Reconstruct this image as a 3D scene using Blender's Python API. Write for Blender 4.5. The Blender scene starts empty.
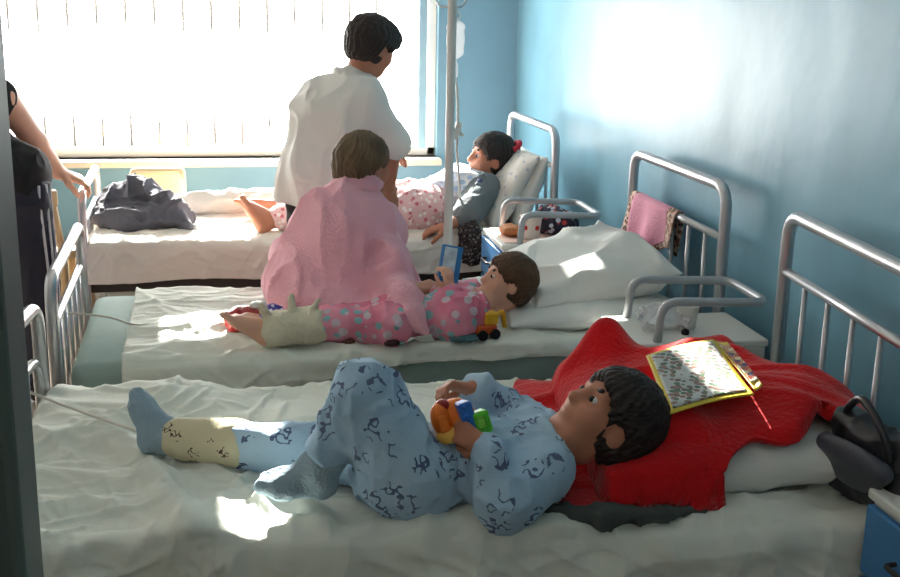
import bpy, bmesh, math, random
import numpy as np
from mathutils import Vector, Matrix, noise as mnoise

scene = bpy.context.scene
COL = scene.collection
V = lambda *a: np.array(a, dtype=float)
def unit(v):
    v = np.array(v, float); return v / np.linalg.norm(v)

# ------------------------------------------------------------------ camera, sky, sun, exposure
F_PX, YAW, PITCH, ROLL, EYE = 1150.0, 0.191, 0.252, 0.02, 1.55
fw = V(math.sin(YAW)*math.cos(PITCH), math.cos(YAW)*math.cos(PITCH), -math.sin(PITCH))
r0 = V(math.cos(YAW), -math.sin(YAW), 0); u0 = np.cross(r0, fw)
rt = r0*math.cos(ROLL) + u0*math.sin(ROLL); up = -r0*math.sin(ROLL) + u0*math.cos(ROLL)
cam_data = bpy.data.cameras.new('camera'); cam = bpy.data.objects.new('camera', cam_data); COL.objects.link(cam)
cam_data.sensor_width = 36; cam_data.lens = 36*F_PX/900; cam_data.clip_start = 0.02
cam.matrix_world = Matrix([[rt[i], up[i], -fw[i], (0, 0, EYE)[i]] for i in range(3)] + [[0, 0, 0, 1]])
scene.camera = cam
def at(x, y, Y):
    "world point seen at a pixel of the photograph, on the plane at depth Y"
    d = fw + rt*(x-450)/F_PX - up*(y-288.5)/F_PX
    return V(0, 0, EYE) + d*(Y/d[1])
def atz(x, y, z):
    d = fw + rt*(x-450)/F_PX - up*(y-288.5)/F_PX
    return V(0, 0, EYE) + d*((z-EYE)/d[2])

world = bpy.data.worlds.new('sky'); scene.world = world; world.use_nodes = True
bg = world.node_tree.nodes['Background']
bg.inputs['Color'].default_value = (1.0, 0.985, 0.95, 1); bg.inputs['Strength'].default_value = 5.0

sun_data = bpy.data.lights.new('sun', 'SUN'); sun_data.energy = 11; sun_data.angle = math.radians(0.5); sun_data.color = (1, .95, .86)
SUN_DIR = unit(V(0.05, -1, -0.60))
sun = bpy.data.objects.new('sun', sun_data); COL.objects.link(sun)
sun.location = (-.5, 10, 6); sun.rotation_euler = Vector(SUN_DIR).to_track_quat('-Z', 'Y').to_euler()

WIN_X0, WIN_X1, WIN_Z0, WIN_Z1, WALL_Y, WALL_X = -1.75, 1.10, 0.68, 3.50, 6.15, 1.53
por = bpy.data.lights.new('window_daylight', 'AREA'); por.shape = 'RECTANGLE'; por.size = WIN_X1-WIN_X0+.1; por.size_y = WIN_Z1-WIN_Z0+.1
po = bpy.data.objects.new('window_daylight', por); COL.objects.link(po)
po.location = ((WIN_X0+WIN_X1)/2, WALL_Y+.36, (WIN_Z0+WIN_Z1)/2); po.rotation_euler = (math.radians(-90), 0, 0)
por.cycles.is_portal = True

vs = scene.view_settings
vs.view_transform = 'Standard'; vs.look = 'None'; vs.gamma = 1; vs.use_curve_mapping = False
vs.exposure = 2.0

# ------------------------------------------------------------------ materials
MATS = {}
def nt(m): return m.node_tree.nodes, m.node_tree.links
def mat(name, color, rough=.7, metal=0., bump=0., bscale=60., var=0., vscale=4., spec=.4, stretch=None, sheen=0., col2=None, coord='Object'):
    if name in MATS: return MATS[name]
    m = bpy.data.materials.new(name); m.use_nodes = True; N, L = nt(m)
    b = N['Principled BSDF']; b.inputs['Roughness'].default_value = rough; b.inputs['Metallic'].default_value = metal
    b.inputs['Specular IOR Level'].default_value = spec
    b.inputs['Sheen Weight'].default_value = sheen
    c = tuple(color)+(1,)
    b.inputs['Base Color'].default_value = c
    tc = N.new('ShaderNodeTexCoord'); src = tc.outputs[coord]
    if stretch:
        mp = N.new('ShaderNodeMapping'); mp.inputs['Scale'].default_value = stretch; L.new(src, mp.inputs['Vector']); src = mp.outputs['Vector']
    if var or col2:
        n = N.new('ShaderNodeTexNoise'); n.inputs['Scale'].default_value = vscale; n.inputs['Detail'].default_value = 4; L.new(src, n.inputs['Vector'])
        mx = N.new('ShaderNodeMix'); mx.data_type = 'RGBA'
        mx.inputs['A'].default_value = tuple(x*(1-var) for x in color)+(1,)
        mx.inputs['B'].default_value = (tuple(col2)+(1,)) if col2 else tuple(min(1, x*(1+var)) for x in color)+(1,)
        rp = N.new('ShaderNodeValToRGB'); rp.color_ramp.elements[0].position = .35; rp.color_ramp.elements[1].position = .65
        L.new(n.outputs['Fac'], rp.inputs['Fac']); L.new(rp.outputs['Color'], mx.inputs['Factor']); L.new(mx.outputs['Result'], b.inputs['Base Color'])
    if bump:
        n2 = N.new('ShaderNodeTexNoise'); n2.inputs['Scale'].default_value = bscale; n2.inputs['Detail'].default_value = 3; L.new(src, n2.inputs['Vector'])
        bp = N.new('ShaderNodeBump'); bp.inputs['Strength'].default_value = bump; bp.inputs['Distance'].default_value = .01
        L.new(n2.outputs['Fac'], bp.inputs['Height']); L.new(bp.outputs['Normal'], b.inputs['Normal'])
    MATS[name] = m; return m

def spots(name, base, colors, scale, size=.35, rough=.8, scribble=0., base2=None, sheen=0.):
    "cloth printed with scattered motifs: voronoi cells, some of them coloured, optionally broken into scribbled strokes"
    if name in MATS: return MATS[name]
    m = bpy.data.materials.new(name); m.use_nodes = True; N, L = nt(m); b = N['Principled BSDF']
    b.inputs['Roughness'].default_value = rough; b.inputs['Specular IOR Level'].default_value = .2; b.inputs['Sheen Weight'].default_value = sheen
    tc = N.new('ShaderNodeTexCoord')
    prev = N.new('ShaderNodeRGB'); prev.outputs[0].default_value = tuple(base)+(1,); cur = prev.outputs[0]
    if base2:
        n = N.new('ShaderNodeTexNoise'); n.inputs['Scale'].default_value = scale*.35; L.new(tc.outputs['Object'], n.inputs['Vector'])
        r = N.new('ShaderNodeValToRGB'); r.color_ramp.elements[0].position = .42; r.color_ramp.elements[1].position = .58
        L.new(n.outputs['Fac'], r.inputs['Fac'])
        mx = N.new('ShaderNodeMix'); mx.data_type = 'RGBA'; L.new(r.outputs['Color'], mx.inputs['Factor']); L.new(cur, mx.inputs['A']); mx.inputs['B'].default_value = tuple(base2)+(1,)
        cur = mx.outputs['Result']
    for i, c in enumerate(colors):
        mp = N.new('ShaderNodeMapping'); mp.inputs['Location'].default_value = (i*.37+.1, i*.71, i*.13); mp.inputs['Scale'].default_value = (scale,)*3
        L.new(tc.outputs['Object'], mp.inputs['Vector'])
        v = N.new('ShaderNodeTexVoronoi'); v.inputs['Scale'].default_value = 1; L.new(mp.outputs['Vector'], v.inputs['Vector'])
        lt = N.new('ShaderNodeMath'); lt.operation = 'LESS_THAN'; lt.inputs[1].default_value = size; L.new(v.outputs['Distance'], lt.inputs[0])
        f = lt.outputs[0]
        if scribble:
            n = N.new('ShaderNodeTexNoise'); n.inputs['Scale'].default_value = scribble; n.inputs['Detail'].default_value = 1; L.new(mp.outputs['Vector'], n.inputs['Vector'])
            s1 = N.new('ShaderNodeMath'); s1.operation = 'SUBTRACT'; s1.inputs[1].default_value = .5; L.new(n.outputs['Fac'], s1.inputs[0])
            s2 = N.new('ShaderNodeMath'); s2.operation = 'ABSOLUTE'; L.new(s1.outputs[0], s2.inputs[0])
            s3 = N.new('ShaderNodeMath'); s3.operation = 'LESS_THAN'; s3.inputs[1].default_value = .035; L.new(s2.outputs[0], s3.inputs[0])
            ml = N.new('ShaderNodeMath'); ml.operation = 'MULTIPLY'; L.new(f, ml.inputs[0]); L.new(s3.outputs[0], ml.inputs[1]); f = ml.outputs[0]
        mx = N.new('ShaderNodeMix'); mx.data_type = 'RGBA'; L.new(f, mx.inputs['Factor']); L.new(cur, mx.inputs['A']); mx.inputs['B'].default_value = tuple(c)+(1,)
        cur = mx.outputs['Result']
    L.new(cur, b.inputs['Base Color'])
    n2 = N.new('ShaderNodeTexNoise'); n2.inputs['Scale'].default_value = 90; L.new(tc.outputs['Object'], n2.inputs['Vector'])
    bp = N.new('ShaderNodeBump'); bp.inputs['Strength'].default_value = .3; bp.inputs['Distance'].default_value = .006
    L.new(n2.outputs['Fac'], bp.inputs['Height']); L.new(bp.outputs['Normal'], b.inputs['Normal'])
    MATS[name] = m; return m

def hexc(r, g, b):
    f = lambda c: (c/255/12.92) if c/255 <= .04045 else ((c/255+.055)/1.055)**2.4
    return (f(r), f(g), f(b))

M_wall = mat('blue_oil_paint', hexc(116, 164, 184), rough=.38, spec=.2, var=.11, vscale=2.2, bump=.7, bscale=3.5)
M_backwall = mat('blue_wall_paint', hexc(118, 158, 178), rough=.45, spec=.4, var=.05, vscale=2, bump=.15, bscale=8)
M_ceil = mat('white_plaster', (.84, .83, .80), rough=.9)
M_floor = mat('worn_linoleum', hexc(150, 136, 122), rough=.45, var=.15, vscale=6)
M_metal = mat('brushed_steel_tube', hexc(188, 190, 194), rough=.33, metal=.75, spec=.5)
M_grey = mat('grey_painted_steel', hexc(176, 180, 184), rough=.4, metal=.3)
M_dark = mat('dark_steel_frame', hexc(58, 52, 48), rough=.6)
M_sheet = mat('white_cotton_sheet', hexc(226, 230, 220), rough=.85, bump=.25, bscale=35, spec=.2)
M_sheet2 = mat('cream_cotton_sheet', hexc(232, 226, 216), rough=.85, bump=.25, bscale=30, spec=.2)
M_matt = mat('green_grey_mattress_ticking', hexc(150, 172, 166), rough=.8, var=.04, vscale=20, spec=.25)
M_pillow = mat('white_pillow_cotton', hexc(228, 230, 226), rough=.88, bump=.2, bscale=30, spec=.2)
M_white = mat('white_enamel', hexc(226, 226, 220), rough=.45)
M_frame = mat('white_window_paint', hexc(235, 232, 222), rough=.5)
M_bar = mat('window_bar_grey', hexc(96, 92, 88), rough=.6)
M_jamb = mat('dark_green_door_paint', hexc(96, 108, 102), rough=.5, var=.12, vscale=3, spec=.3)
M_blue = mat('blue_drawer_laminate', hexc(70, 130, 186), rough=.4)
M_skin = mat('skin', hexc(228, 176, 150), rough=.55, var=.05, vscale=14, spec=.35)
M_skin_t = mat('skin_tan', hexc(186, 126, 100), rough=.55, var=.05, vscale=14, spec=.35)
M_hair_d = mat('dark_brown_hair', hexc(40, 28, 24), rough=.5, bump=.8, bscale=60, stretch=(1, 1, 3))
M_hair_b = mat('brown_hair', hexc(92, 66, 44), rough=.55, bump=.8, bscale=60, stretch=(1, 1, 3), var=.2, vscale=30)
M_hair_g = mat('faded_brown_hair', hexc(104, 84, 62), rough=.6, bump=.8, bscale=60, stretch=(1, 1, .4), var=.25, vscale=25)
M_coat = mat('white_coat_cotton', hexc(226, 224, 220), rough=.85, bump=.2, bscale=30, spec=.2)
M_robe = mat('pink_towelling', hexc(240, 178, 192), rough=.95, bump=.5, bscale=120, var=.04, vscale=10, spec=.1, sheen=.3)
M_black = mat('black_cloth', hexc(26, 26, 30), rough=.8)
M_navy = mat('navy_tracksuit', hexc(34, 36, 52), rough=.7)
M_stripe = mat('white_stripe', hexc(200, 200, 210), rough=.7)
M_red = mat('red_fleece', hexc(206, 22, 30), rough=.95, bump=.5, bscale=90, var=.12, vscale=7, spec=.12, sheen=.25)
M_pj = spots('light_blue_printed_pyjama', hexc(166, 196, 220), [hexc(92, 106, 140), hexc(104, 116, 148)], 13, .33, scribble=3.0, base2=hexc(178, 206, 226))
M_pj2 = spots('pink_spotted_pyjama', hexc(228, 150, 170), [hexc(140, 182, 188), hexc(208, 190, 200)], 22, .30, base2=hexc(214, 120, 146))
M_pj3 = spots('pale_pink_printed_trousers', hexc(236, 196, 196), [hexc(214, 120, 130), hexc(250, 240, 238)], 34, .3)
M_sock = mat('grey_blue_sock', hexc(150, 172, 186), rough=.95, bump=.4, bscale=150, var=.06, vscale=20)
M_cast = spots('plaster_cast', hexc(214, 205, 172), [hexc(96, 66, 60)], 16, .24, scribble=4.0)
M_cast2 = mat('bandage_gauze', hexc(220, 212, 188), rough=.95, bump=.5, bscale=120)
M_eyew = mat('eye_white', (.8, .8, .78), rough=.2)
M_iris = mat('eye_iris', hexc(40, 26, 20), rough=.2)
M_lip = mat('lip', hexc(178, 96, 88), rough=.5)
def clear_mat(name, color, alpha, rough=.15):
    m = mat(name, color, rough=rough); b = m.node_tree.nodes['Principled BSDF']
    b.inputs['Alpha'].default_value = alpha; return m
def glass_mat():
    m = bpy.data.materials.new('window_glass'); m.use_nodes = True; N, L = nt(m)
    for n in list(N):
        if n.type != 'OUTPUT_MATERIAL': N.remove(n)
    t = N.new('ShaderNodeBsdfTransparent'); g = N.new('ShaderNodeBsdfGlossy'); g.inputs['Roughness'].default_value = .02
    mx = N.new('ShaderNodeMixShader'); mx.inputs[0].default_value = .05
    L.new(t.outputs[0], mx.inputs[1]); L.new(g.outputs[0], mx.inputs[2]); L.new(mx.outputs[0], N['Material Output'].inputs['Surface']); return m
M_glass = glass_mat()
M_plastic = clear_mat('clear_plastic_film', hexc(235, 238, 240), .5)
def milky_mat(name, color, clear):
    m = bpy.data.materials.new(name); m.use_nodes = True; N, L = nt(m); b = N['Principled BSDF']; b.inputs['Base Color'].default_value = tuple(color)+(1,); b.inputs['Roughness'].default_value = .25
    t = N.new('ShaderNodeBsdfTranslucent'); t.inputs['Color'].default_value = tuple(color)+(1,); tr = N.new('ShaderNodeBsdfTransparent')
    m1, m2 = N.new('ShaderNodeMixShader'), N.new('ShaderNodeMixShader'); m1.inputs[0].default_value = .6; m2.inputs[0].default_value = clear
    L.new(b.outputs[0], m1.inputs[1]); L.new(t.outputs[0], m1.inputs[2]); L.new(m1.outputs[0], m2.inputs[1]); L.new(tr.outputs[0], m2.inputs[2]); L.new(m2.outputs[0], N['Material Output'].inputs['Surface']); return m
M_ivbag = milky_mat('milky_drip_bag_plastic', hexc(248, 250, 252), .12)
M_gobo = mat('white_sun_gobo', hexc(235, 230, 218), rough=.9)

# ------------------------------------------------------------------ mesh helpers
def link(name, me, m, parent=None):
    o = bpy.data.objects.new(name, me); COL.objects.link(o)
    if m is not None: me.materials.append(m)
    if parent is not None: o.parent = parent
    return o
def raw_mesh(name, v, quads, smooth=True):
    me = bpy.data.meshes.new(name); v = np.asarray(v, np.float32); q = np.asarray(quads, np.int32)
    k = q.shape[1]
    me.vertices.add(len(v)); me.vertices.foreach_set('co', v.ravel())
    me.loops.add(q.size); me.loops.foreach_set('vertex_index', q.ravel())
    me.polygons.add(len(q)); me.polygons.foreach_set('loop_start', np.arange(0, q.size, k, dtype=np.int32))
    me.polygons.foreach_set('use_smooth', np.full(len(q), smooth, bool))
    me.update(calc_edges=True); me.validate(); return me
class MB:
    def __init__(s): s.bm = bmesh.new()
    def box(s, lo, hi, bev=0., rot=None, loc=None):
        c = [(lo[i]+hi[i])/2 for i in range(3)]; d = [abs(hi[i]-lo[i]) for i in range(3)]
        t = bmesh.new(); bmesh.ops.create_cube(t, size=1)
        bmesh.ops.scale(t, vec=d, verts=t.verts)
        if bev: bmesh.ops.bevel(t, geom=list(t.edges), offset=bev, segments=3, affect='EDGES', profile=.5)
        if rot is not None: bmesh.ops.transform(t, matrix=rot, verts=t.verts)
        bmesh.ops.translate(t, vec=c, verts=t.verts); s._merge(t); return s
    def _merge(s, t):
        me = bpy.data.meshes.new('tmp'); t.to_mesh(me); t.free(); s.bm.from_mesh(me); bpy.data.meshes.remove(me)
    def tube(s, pts, r, n=10, cap=True, closed=False):
        pts = [Vector(p) for p in pts]; N = len(pts); rs = r if hasattr(r, '__len__') else [r]*N
        rings = []; prev = None
        for i, p in enumerate(pts):
            if closed: t = (pts[(i+1) % N]-pts[i-1])
            else: t = pts[min(i+1, N-1)]-pts[max(i-1, 0)]
            t.normalize()
            if prev is None: a = t.orthogonal().normalized()
            else: a = (prev-t*prev.dot(t)).normalized()
            prev = a; b = t.cross(a)
            rings.append([s.bm.verts.new(p+(a*math.cos(k*2*math.pi/n)+b*math.sin(k*2*math.pi/n))*rs[i]) for k in range(n)])
        for i in range(N if closed else N-1):
            A, B = rings[i], rings[(i+1) % N]
            for k in range(n):
                f = s.bm.faces.new((A[k], A[(k+1) % n], B[(k+1) % n], B[k])); f.smooth = True
        if cap and not closed:
            s.bm.faces.new(rings[0][::-1]); s.bm.faces.new(rings[-1])
        return s
    def lathe(s, prof, c=(0, 0, 0), n=20, axis=None):
        c = Vector(c); rot = Matrix.Identity(3) if axis is None else Vector((0, 0, 1)).rotation_difference(Vector(axis)).to_matrix()
        rings = [[s.bm.verts.new(c+rot @ Vector((r*math.cos(k*2*math.pi/n), r*math.sin(k*2*math.pi/n), z))) for k in range(n)] for r, z in prof]
        for A, B in zip(rings, rings[1:]):
            for k in range(n):
                f = s.bm.faces.new((A[k], A[(k+1) % n], B[(k+1) % n], B[k])); f.smooth = True
        s.bm.faces.new(rings[0][::-1]); s.bm.faces.new(rings[-1]); return s
    def build(s, name, m, parent=None):
        me = bpy.data.meshes.new(name); bmesh.ops.recalc_face_normals(s.bm, faces=s.bm.faces[:]); s.bm.to_mesh(me); s.bm.free()
        return link(name, me, m, parent)
def arc_path(corners, rad, seg=6):
    "polyline with its inner corners rounded"
    out = [Vector(corners[0])]
    for i in range(1, len(corners)-1):
        p, a, b = Vector(corners[i]), Vector(corners[i-1]), Vector(corners[i+1])
        da, db = (a-p), (b-p); r = min(rad, da.length*.49, db.length*.49); A = p+da.normalized()*r; B = p+db.normalized()*r
        for k in range(seg+1):
            t = k/seg; out.append((A*(1-t)+p*t)*(1-t)+(p*(1-t)+B*t)*t)
    out.append(Vector(corners[-1])); return out
def spline(pts, n=8):
    pts = [Vector(p) for p in pts]; P = [pts[0]]+pts+[pts[-1]]; out = []
    for i in range(1, len(P)-2):
        for k in range(n):
            t = k/n; a, b, c, d = P[i-1], P[i], P[i+1], P[i+2]
            out.append(.5*((2*b)+(c-a)*t+(2*a-5*b+4*c-d)*t*t+(3*b-a-3*c+d)*t**3))
    out.append(pts[-1]); return out
def tag(o, label, cat, group=None):
    o['label'] = label; o['category'] = cat
    if group: o['group'] = group
    return o
def thing(name, label, cat, loc=(0, 0, 0), rotz=0, group=None):
    o = bpy.data.objects.new(name, None); COL.objects.link(o); o.location = loc; o.rotation_euler = (0, 0, rotz); o.empty_display_size = .1
    return tag(o, label, cat, group)
def struct(o):
    o['kind'] = 'structure'; return o
def copy_tree(o, parent=None):
    c = o.copy(); COL.objects.link(c)
    if parent is not None: c.parent = parent
    for ch in list(o.children): copy_tree(ch, c)
    return c

# value noise in numpy
def _hash(i, j, k, seed):
    h = (i.astype(np.int64)*374761393 + j.astype(np.int64)*668265263 + k.astype(np.int64)*2147483647 + seed*974711) & 0xffffffff
    h = ((h ^ (h >> 13))*1274126177) & 0xffffffff; h = h ^ (h >> 16)
    return (h & 0xffff)/65535.0
def vnoise(p, seed=0):
    p = np.asarray(p, float); f = np.floor(p); t = p-f; t = t*t*(3-2*t); i, j, k = f[..., 0], f[..., 1], f[..., 2]; r = 0
    for a in (0, 1):
        for b in (0, 1):
            for c in (0, 1):
                w = (t[..., 0] if a else 1-t[..., 0])*(t[..., 1] if b else 1-t[..., 1])*(t[..., 2] if c else 1-t[..., 2])
                r = r + w*_hash(i+a, j+b, k+c, seed)
    return r
def ridge(p, seed=0):
    n = vnoise(p, seed); return (1-np.abs(2*n-1))**3
def folds(x, y, ang, fx, fy, seed):
    "sharp cloth folds running along direction ang"
    c, s = math.cos(ang), math.sin(ang); a = x*c+y*s; b = -x*s+y*c
    w = vnoise(np.stack([x*3, y*3, x*0], -1), seed+7)*.25
    return ridge(np.stack([a*fx, (b+w)*fy, a*0+seed], -1), seed)

# ------------------------------------------------------------------ signed distance bodies
class SDF:
    def __init__(s): s.p = []
    def cone(s, a, b, ra, rb=None, k=.02): s.p.append(('c', np.array(a, float), np.array(b, float), ra, ra if rb is None else rb, k)); return s
    def ell(s, c, r, M=None, k=.02): s.p.append(('e', np.array(c, float), np.array(r, float), np.eye(3) if M is None else np.array(M, float), k)); return s
    def cut(s, c, r, M=None, k=.01): s.p.append(('x', np.array(c, float), np.array(r, float), np.eye(3) if M is None else np.array(M, float), k)); return s
    def chain(s, pts, rs, k=.02):
        for i in range(len(pts)-1): s.cone(pts[i], pts[i+1], rs[i], rs[i+1], k)
        return s
    def extend(s, o, grow=0.):
        for p in o.p:
            if p[0] == 'c': s.p.append(('c', p[1], p[2], p[3]+grow, p[4]+grow, p[5]))
            else: s.p.append((p[0], p[1], p[2]+grow, p[3], p[4]))
        return s
    def mesh(s, name, h=.006, wr=None, clip=None):
        los, his = [], []
        for p in s.p:
            if p[0] == 'c':
                r = max(p[3], p[4]); los.append(np.minimum(p[1], p[2])-r); his.append(np.maximum(p[1], p[2])+r)
            elif p[0] == 'e':
                r = max(p[2]); los.append(p[1]-r); his.append(p[1]+r)
        lo = np.min(los, 0)-.03; hi = np.max(his, 0)+.03; n = np.ceil((hi-lo)/h).astype(int)+1
        F = np.full(n, 10., np.float32); ax = [lo[i]+h*np.arange(n[i]) for i in range(3)]
        for p in s.p:
            k = p[-1]
            if p[0] == 'c': r = max(p[3], p[4]); l = np.minimum(p[1], p[2])-r; u = np.maximum(p[1], p[2])+r
            else: r = max(p[2]); l = p[1]-r; u = p[1]+r
            m = k+3*h; i0 = np.maximum(((l-m-lo)/h).astype(int), 0); i1 = np.minimum(((u+m-lo)/h).astype(int)+2, n)
            if (i1 <= i0).any(): continue
            X, Y, Z = np.meshgrid(*[ax[i][i0[i]:i1[i]] for i in range(3)], indexing='ij')
            P = np.stack([X, Y, Z], -1)
            if p[0] == 'c':
                a, b = p[1], p[2]; ba = b-a; t = np.clip(((P-a) @ ba)/max(ba @ ba, 1e-9), 0, 1)
                d = np.linalg.norm(P-a-t[..., None]*ba, axis=-1)-(p[3]+(p[4]-p[3])*t)
            else:
                q = (P-p[1]) @ p[3].T; k0 = np.linalg.norm(q/p[2], axis=-1); k1 = np.linalg.norm(q/p[2]**2, axis=-1)
                d = k0*(k0-1)/np.maximum(k1, 1e-6)
            S = F[i0[0]:i1[0], i0[1]:i1[1], i0[2]:i1[2]]; d = d.astype(np.float32)
            if p[0] == 'x':
                hh = np.maximum(k-np.abs(S+d), 0)/k; S[:] = np.maximum(S, -d)+hh*hh*k*.25
            else:
                hh = np.maximum(k-np.abs(S-d), 0)/k; S[:] = np.minimum(S, d)-hh*hh*k*.25
        if clip is not None or wr is not None:
            X, Y, Z = np.meshgrid(*ax, indexing='ij'); P = np.stack([X, Y, Z], -1)
            if wr is not None:
                near = np.abs(F) < .05; F[near] += wr(P[near]).astype(np.float32)
            if clip is not None: F = np.maximum(F, clip(P).astype(np.float32))
        F[0] = F[-1] = 1; F[:, 0] = F[:, -1] = 1; F[:, :, 0] = F[:, :, -1] = 1
        return surface_net(name, F, lo, h)
def surface_net(name, F, lo, h):
    ins = F < 0; n = np.array(F.shape)
    cnt = np.zeros(n-1, np.int8); sl = [(slice(0, -1), slice(1, None))[b] for b in (0, 1)]
    for a in (0, 1):
        for b in (0, 1):
            for c in (0, 1): cnt += ins[sl[a], sl[b], sl[c]]
    act = (cnt > 0) & (cnt < 8); idx = np.argwhere(act); vid = np.full(n-1, -1, np.int32); vid[act] = np.arange(len(idx))
    C = {(a, b, c): F[idx[:, 0]+a, idx[:, 1]+b, idx[:, 2]+c] for a in (0, 1) for b in (0, 1) for c in (0, 1)}
    acc = np.zeros((len(idx), 3)); w = np.zeros(len(idx))
    for d in range(3):
        for a in (0, 1):
            for b in (0, 1):
                c0 = [a, b]; c0.insert(d, 0); c1 = [a, b]; c1.insert(d, 1); f0, f1 = C[tuple(c0)], C[tuple(c1)]
                m = (f0 < 0) != (f1 < 0); t = np.where(m, f0/np.where(m, f0-f1, 1), 0)
                pos = np.tile(np.array(c0, float), (len(idx), 1)); pos[:, d] = t
                acc += pos*m[:, None]; w += m
    verts = lo+h*(idx+acc/w[:, None]); quads = []
    for d in range(3):
        A = [slice(None)]*3; B = [slice(None)]*3; A[d] = slice(0, -1); B[d] = slice(1, None)
        i0, i1 = ins[tuple(A)], ins[tuple(B)]; e = np.argwhere(i0 != i1); e = e[(e[:, (d+1) % 3] > 0) & (e[:, (d+2) % 3] > 0)]
        e = e[(e[:, (d+1) % 3] < n[(d+1) % 3]-1) & (e[:, (d+2) % 3] < n[(d+2) % 3]-1)]
        du = np.zeros(3, int); du[(d+1) % 3] = 1; dv = np.zeros(3, int); dv[(d+2) % 3] = 1
        q = np.stack([vid[tuple((e-o).T)] for o in (du+dv, dv, du*0, du)], 1)
        fl = ~i0[tuple(e.T)]; q[fl] = q[fl][:, ::-1]; quads.append(q)
    q = np.concatenate(quads); q = q[(q >= 0).all(1)]
    return raw_mesh(name, verts, q)
def wrinkle(amp=.006, f=14, seed=1, dirv=None, st=3.):
    def fn(P):
        Q = P.copy()
        if dirv is not None:
            d = unit(dirv); Q = Q-(Q @ d)[:, None]*d*(1-1/st)
        w = vnoise(P*6, seed+3)[:, None]*.12
        w2 = vnoise(P*f*.7, seed+5)[:, None]*.05
        return -amp*(ridge((Q+w)*f, seed)-.35)-amp*.6*(vnoise(P*f*.6, seed+9)-.5)-amp*.45*(ridge((Q+w2)*f*2.1, seed+17)-.35)
    return fn
def axes(r, u, f): return np.array([unit(r), unit(u), unit(f)])

# head: c centre, u crown direction, f face direction, H head height
def head_frame(u, f):
    u = unit(u); f = unit(np.array(f)-u*np.dot(f, u)); return np.cross(f, u), u, f
def head(s, c, u, f, H, nose=1.):
    r, u, f = head_frame(u, f); M = axes(r, u, f); P = lambda a, b, d: np.array(c)+H*(a*r+b*u+d*f)
    s.ell(P(0, .10, -.06), V(.345, .39, .42)*H, M, .02*H/.2)
    s.ell(P(0, -.14, .10), V(.27, .33, .29)*H, M, .03*H/.2)
    s.cone(P(-.10, -.38, .22), P(.10, -.38, .22), .10*H, .10*H, .03*H/.2)
    for q in (-1, 1):
        s.ell(P(q*.17, -.10, .24), V(.12, .12, .12)*H, M, .03*H/.2)
        s.ell(P(q*.345, -.05, -.03), V(.035, .12, .075)*H, axes(r+q*.4*f, u, f-q*.4*r), .01*H/.2)
        s.cut(P(q*.15, .035, .40), V(.085, .055, .06)*H, M, .02*H/.2)
        s.ell(P(q*.14, .11, .325), V(.10, .035, .04)*H, M, .02*H/.2)
    s.cone(P(0, .06, .36), P(0, -.10, .36+.10*nose), .035*H, .05*H, .02*H/.2)
    s.ell(P(0, -.23, .37), V(.10, .035, .045)*H, M, .012*H/.2)
    s.ell(P(0, -.275, .355), V(.085, .03, .045)*H, M, .012*H/.2)
def face_bits(body, c, u, f, H, brow_mat, closed=False):
    r, u, f = head_frame(u, f); P = lambda a, b, d: np.array(c)+H*(a*r+b*u+d*f); M = axes(r, u, f)
    for q in (-1, 1):
        s = SDF(); s.ell(P(q*.145, .03, .338), V(.050, .036, .052)*H, M); e = link('eye', s.mesh('eye', .012*H/.2*.35), M_eyew, body)
        s = SDF(); s.ell(P(q*.142, .018, .378), V(.036, .036, .024)*H, M); link('iris', s.mesh('iris', .003), M_iris, e)
        s = SDF(); s.chain([P(q*.06, .115, .375), P(q*.14, .14, .365), P(q*.22, .11, .31)], [.018*H, .02*H, .012*H], .01); link('eyebrow', s.mesh('eyebrow', .003), brow_mat, body)
    s = SDF(); s.ell(P(0, -.235, .385), V(.095, .022, .04)*H, M, .004); s.ell(P(0, -.272, .375), V(.08, .024, .038)*H, M, .004); link('mouth', s.mesh('mouth', .0025), M_lip, body)
def hair(c, u, f, H, m, parent, long=0., seed=3, top=.03, front=.24, extra=None, sides=-.05):
    r, u, f = head_frame(u, f); P = lambda a, b, d: np.array(c)+H*(a*r+b*u+d*f); M = axes(r, u, f)
    s = SDF()
    s.ell(P(0, .12, -.07), V(.345, .39, .42)*H+(.035+top)*H, M, .02)
    s.ell(P(0, -.10, -.24), V(.31, .30, .22)*H, M, .03)
    s.cut(P(0, -.30, .42), V(.62, .50, .36)*H, M, .02)       # face
    s.cut(P(0, -.02, .56), V(.30, .24+front*.3, .26)*H, M, .02)
    for q in (-1, 1): s.cut(P(q*.38, -.07, .06), V(.09, .14, .15)*H, M, .01)   # ears
    s.cut(P(0, -.62, -.2), V(.7, .28-long*.2, .7)*H, M, .02)
    if extra: extra(s, P, M, H)
    def wr(Q):
        q = (Q-np.array(c)) @ M.T/H
        a = np.arctan2(q[:, 0], q[:, 2])*7+vnoise(q*5, seed)*2
        return (-.03*H*(np.abs(np.sin(a*2.2+vnoise(q*3, seed+1)*6))-.5)-.03*H*(vnoise(q*9, seed+2)-.5))
    return link('hair', s.mesh('hair', .0045, wr=wr), m, parent)
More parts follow.
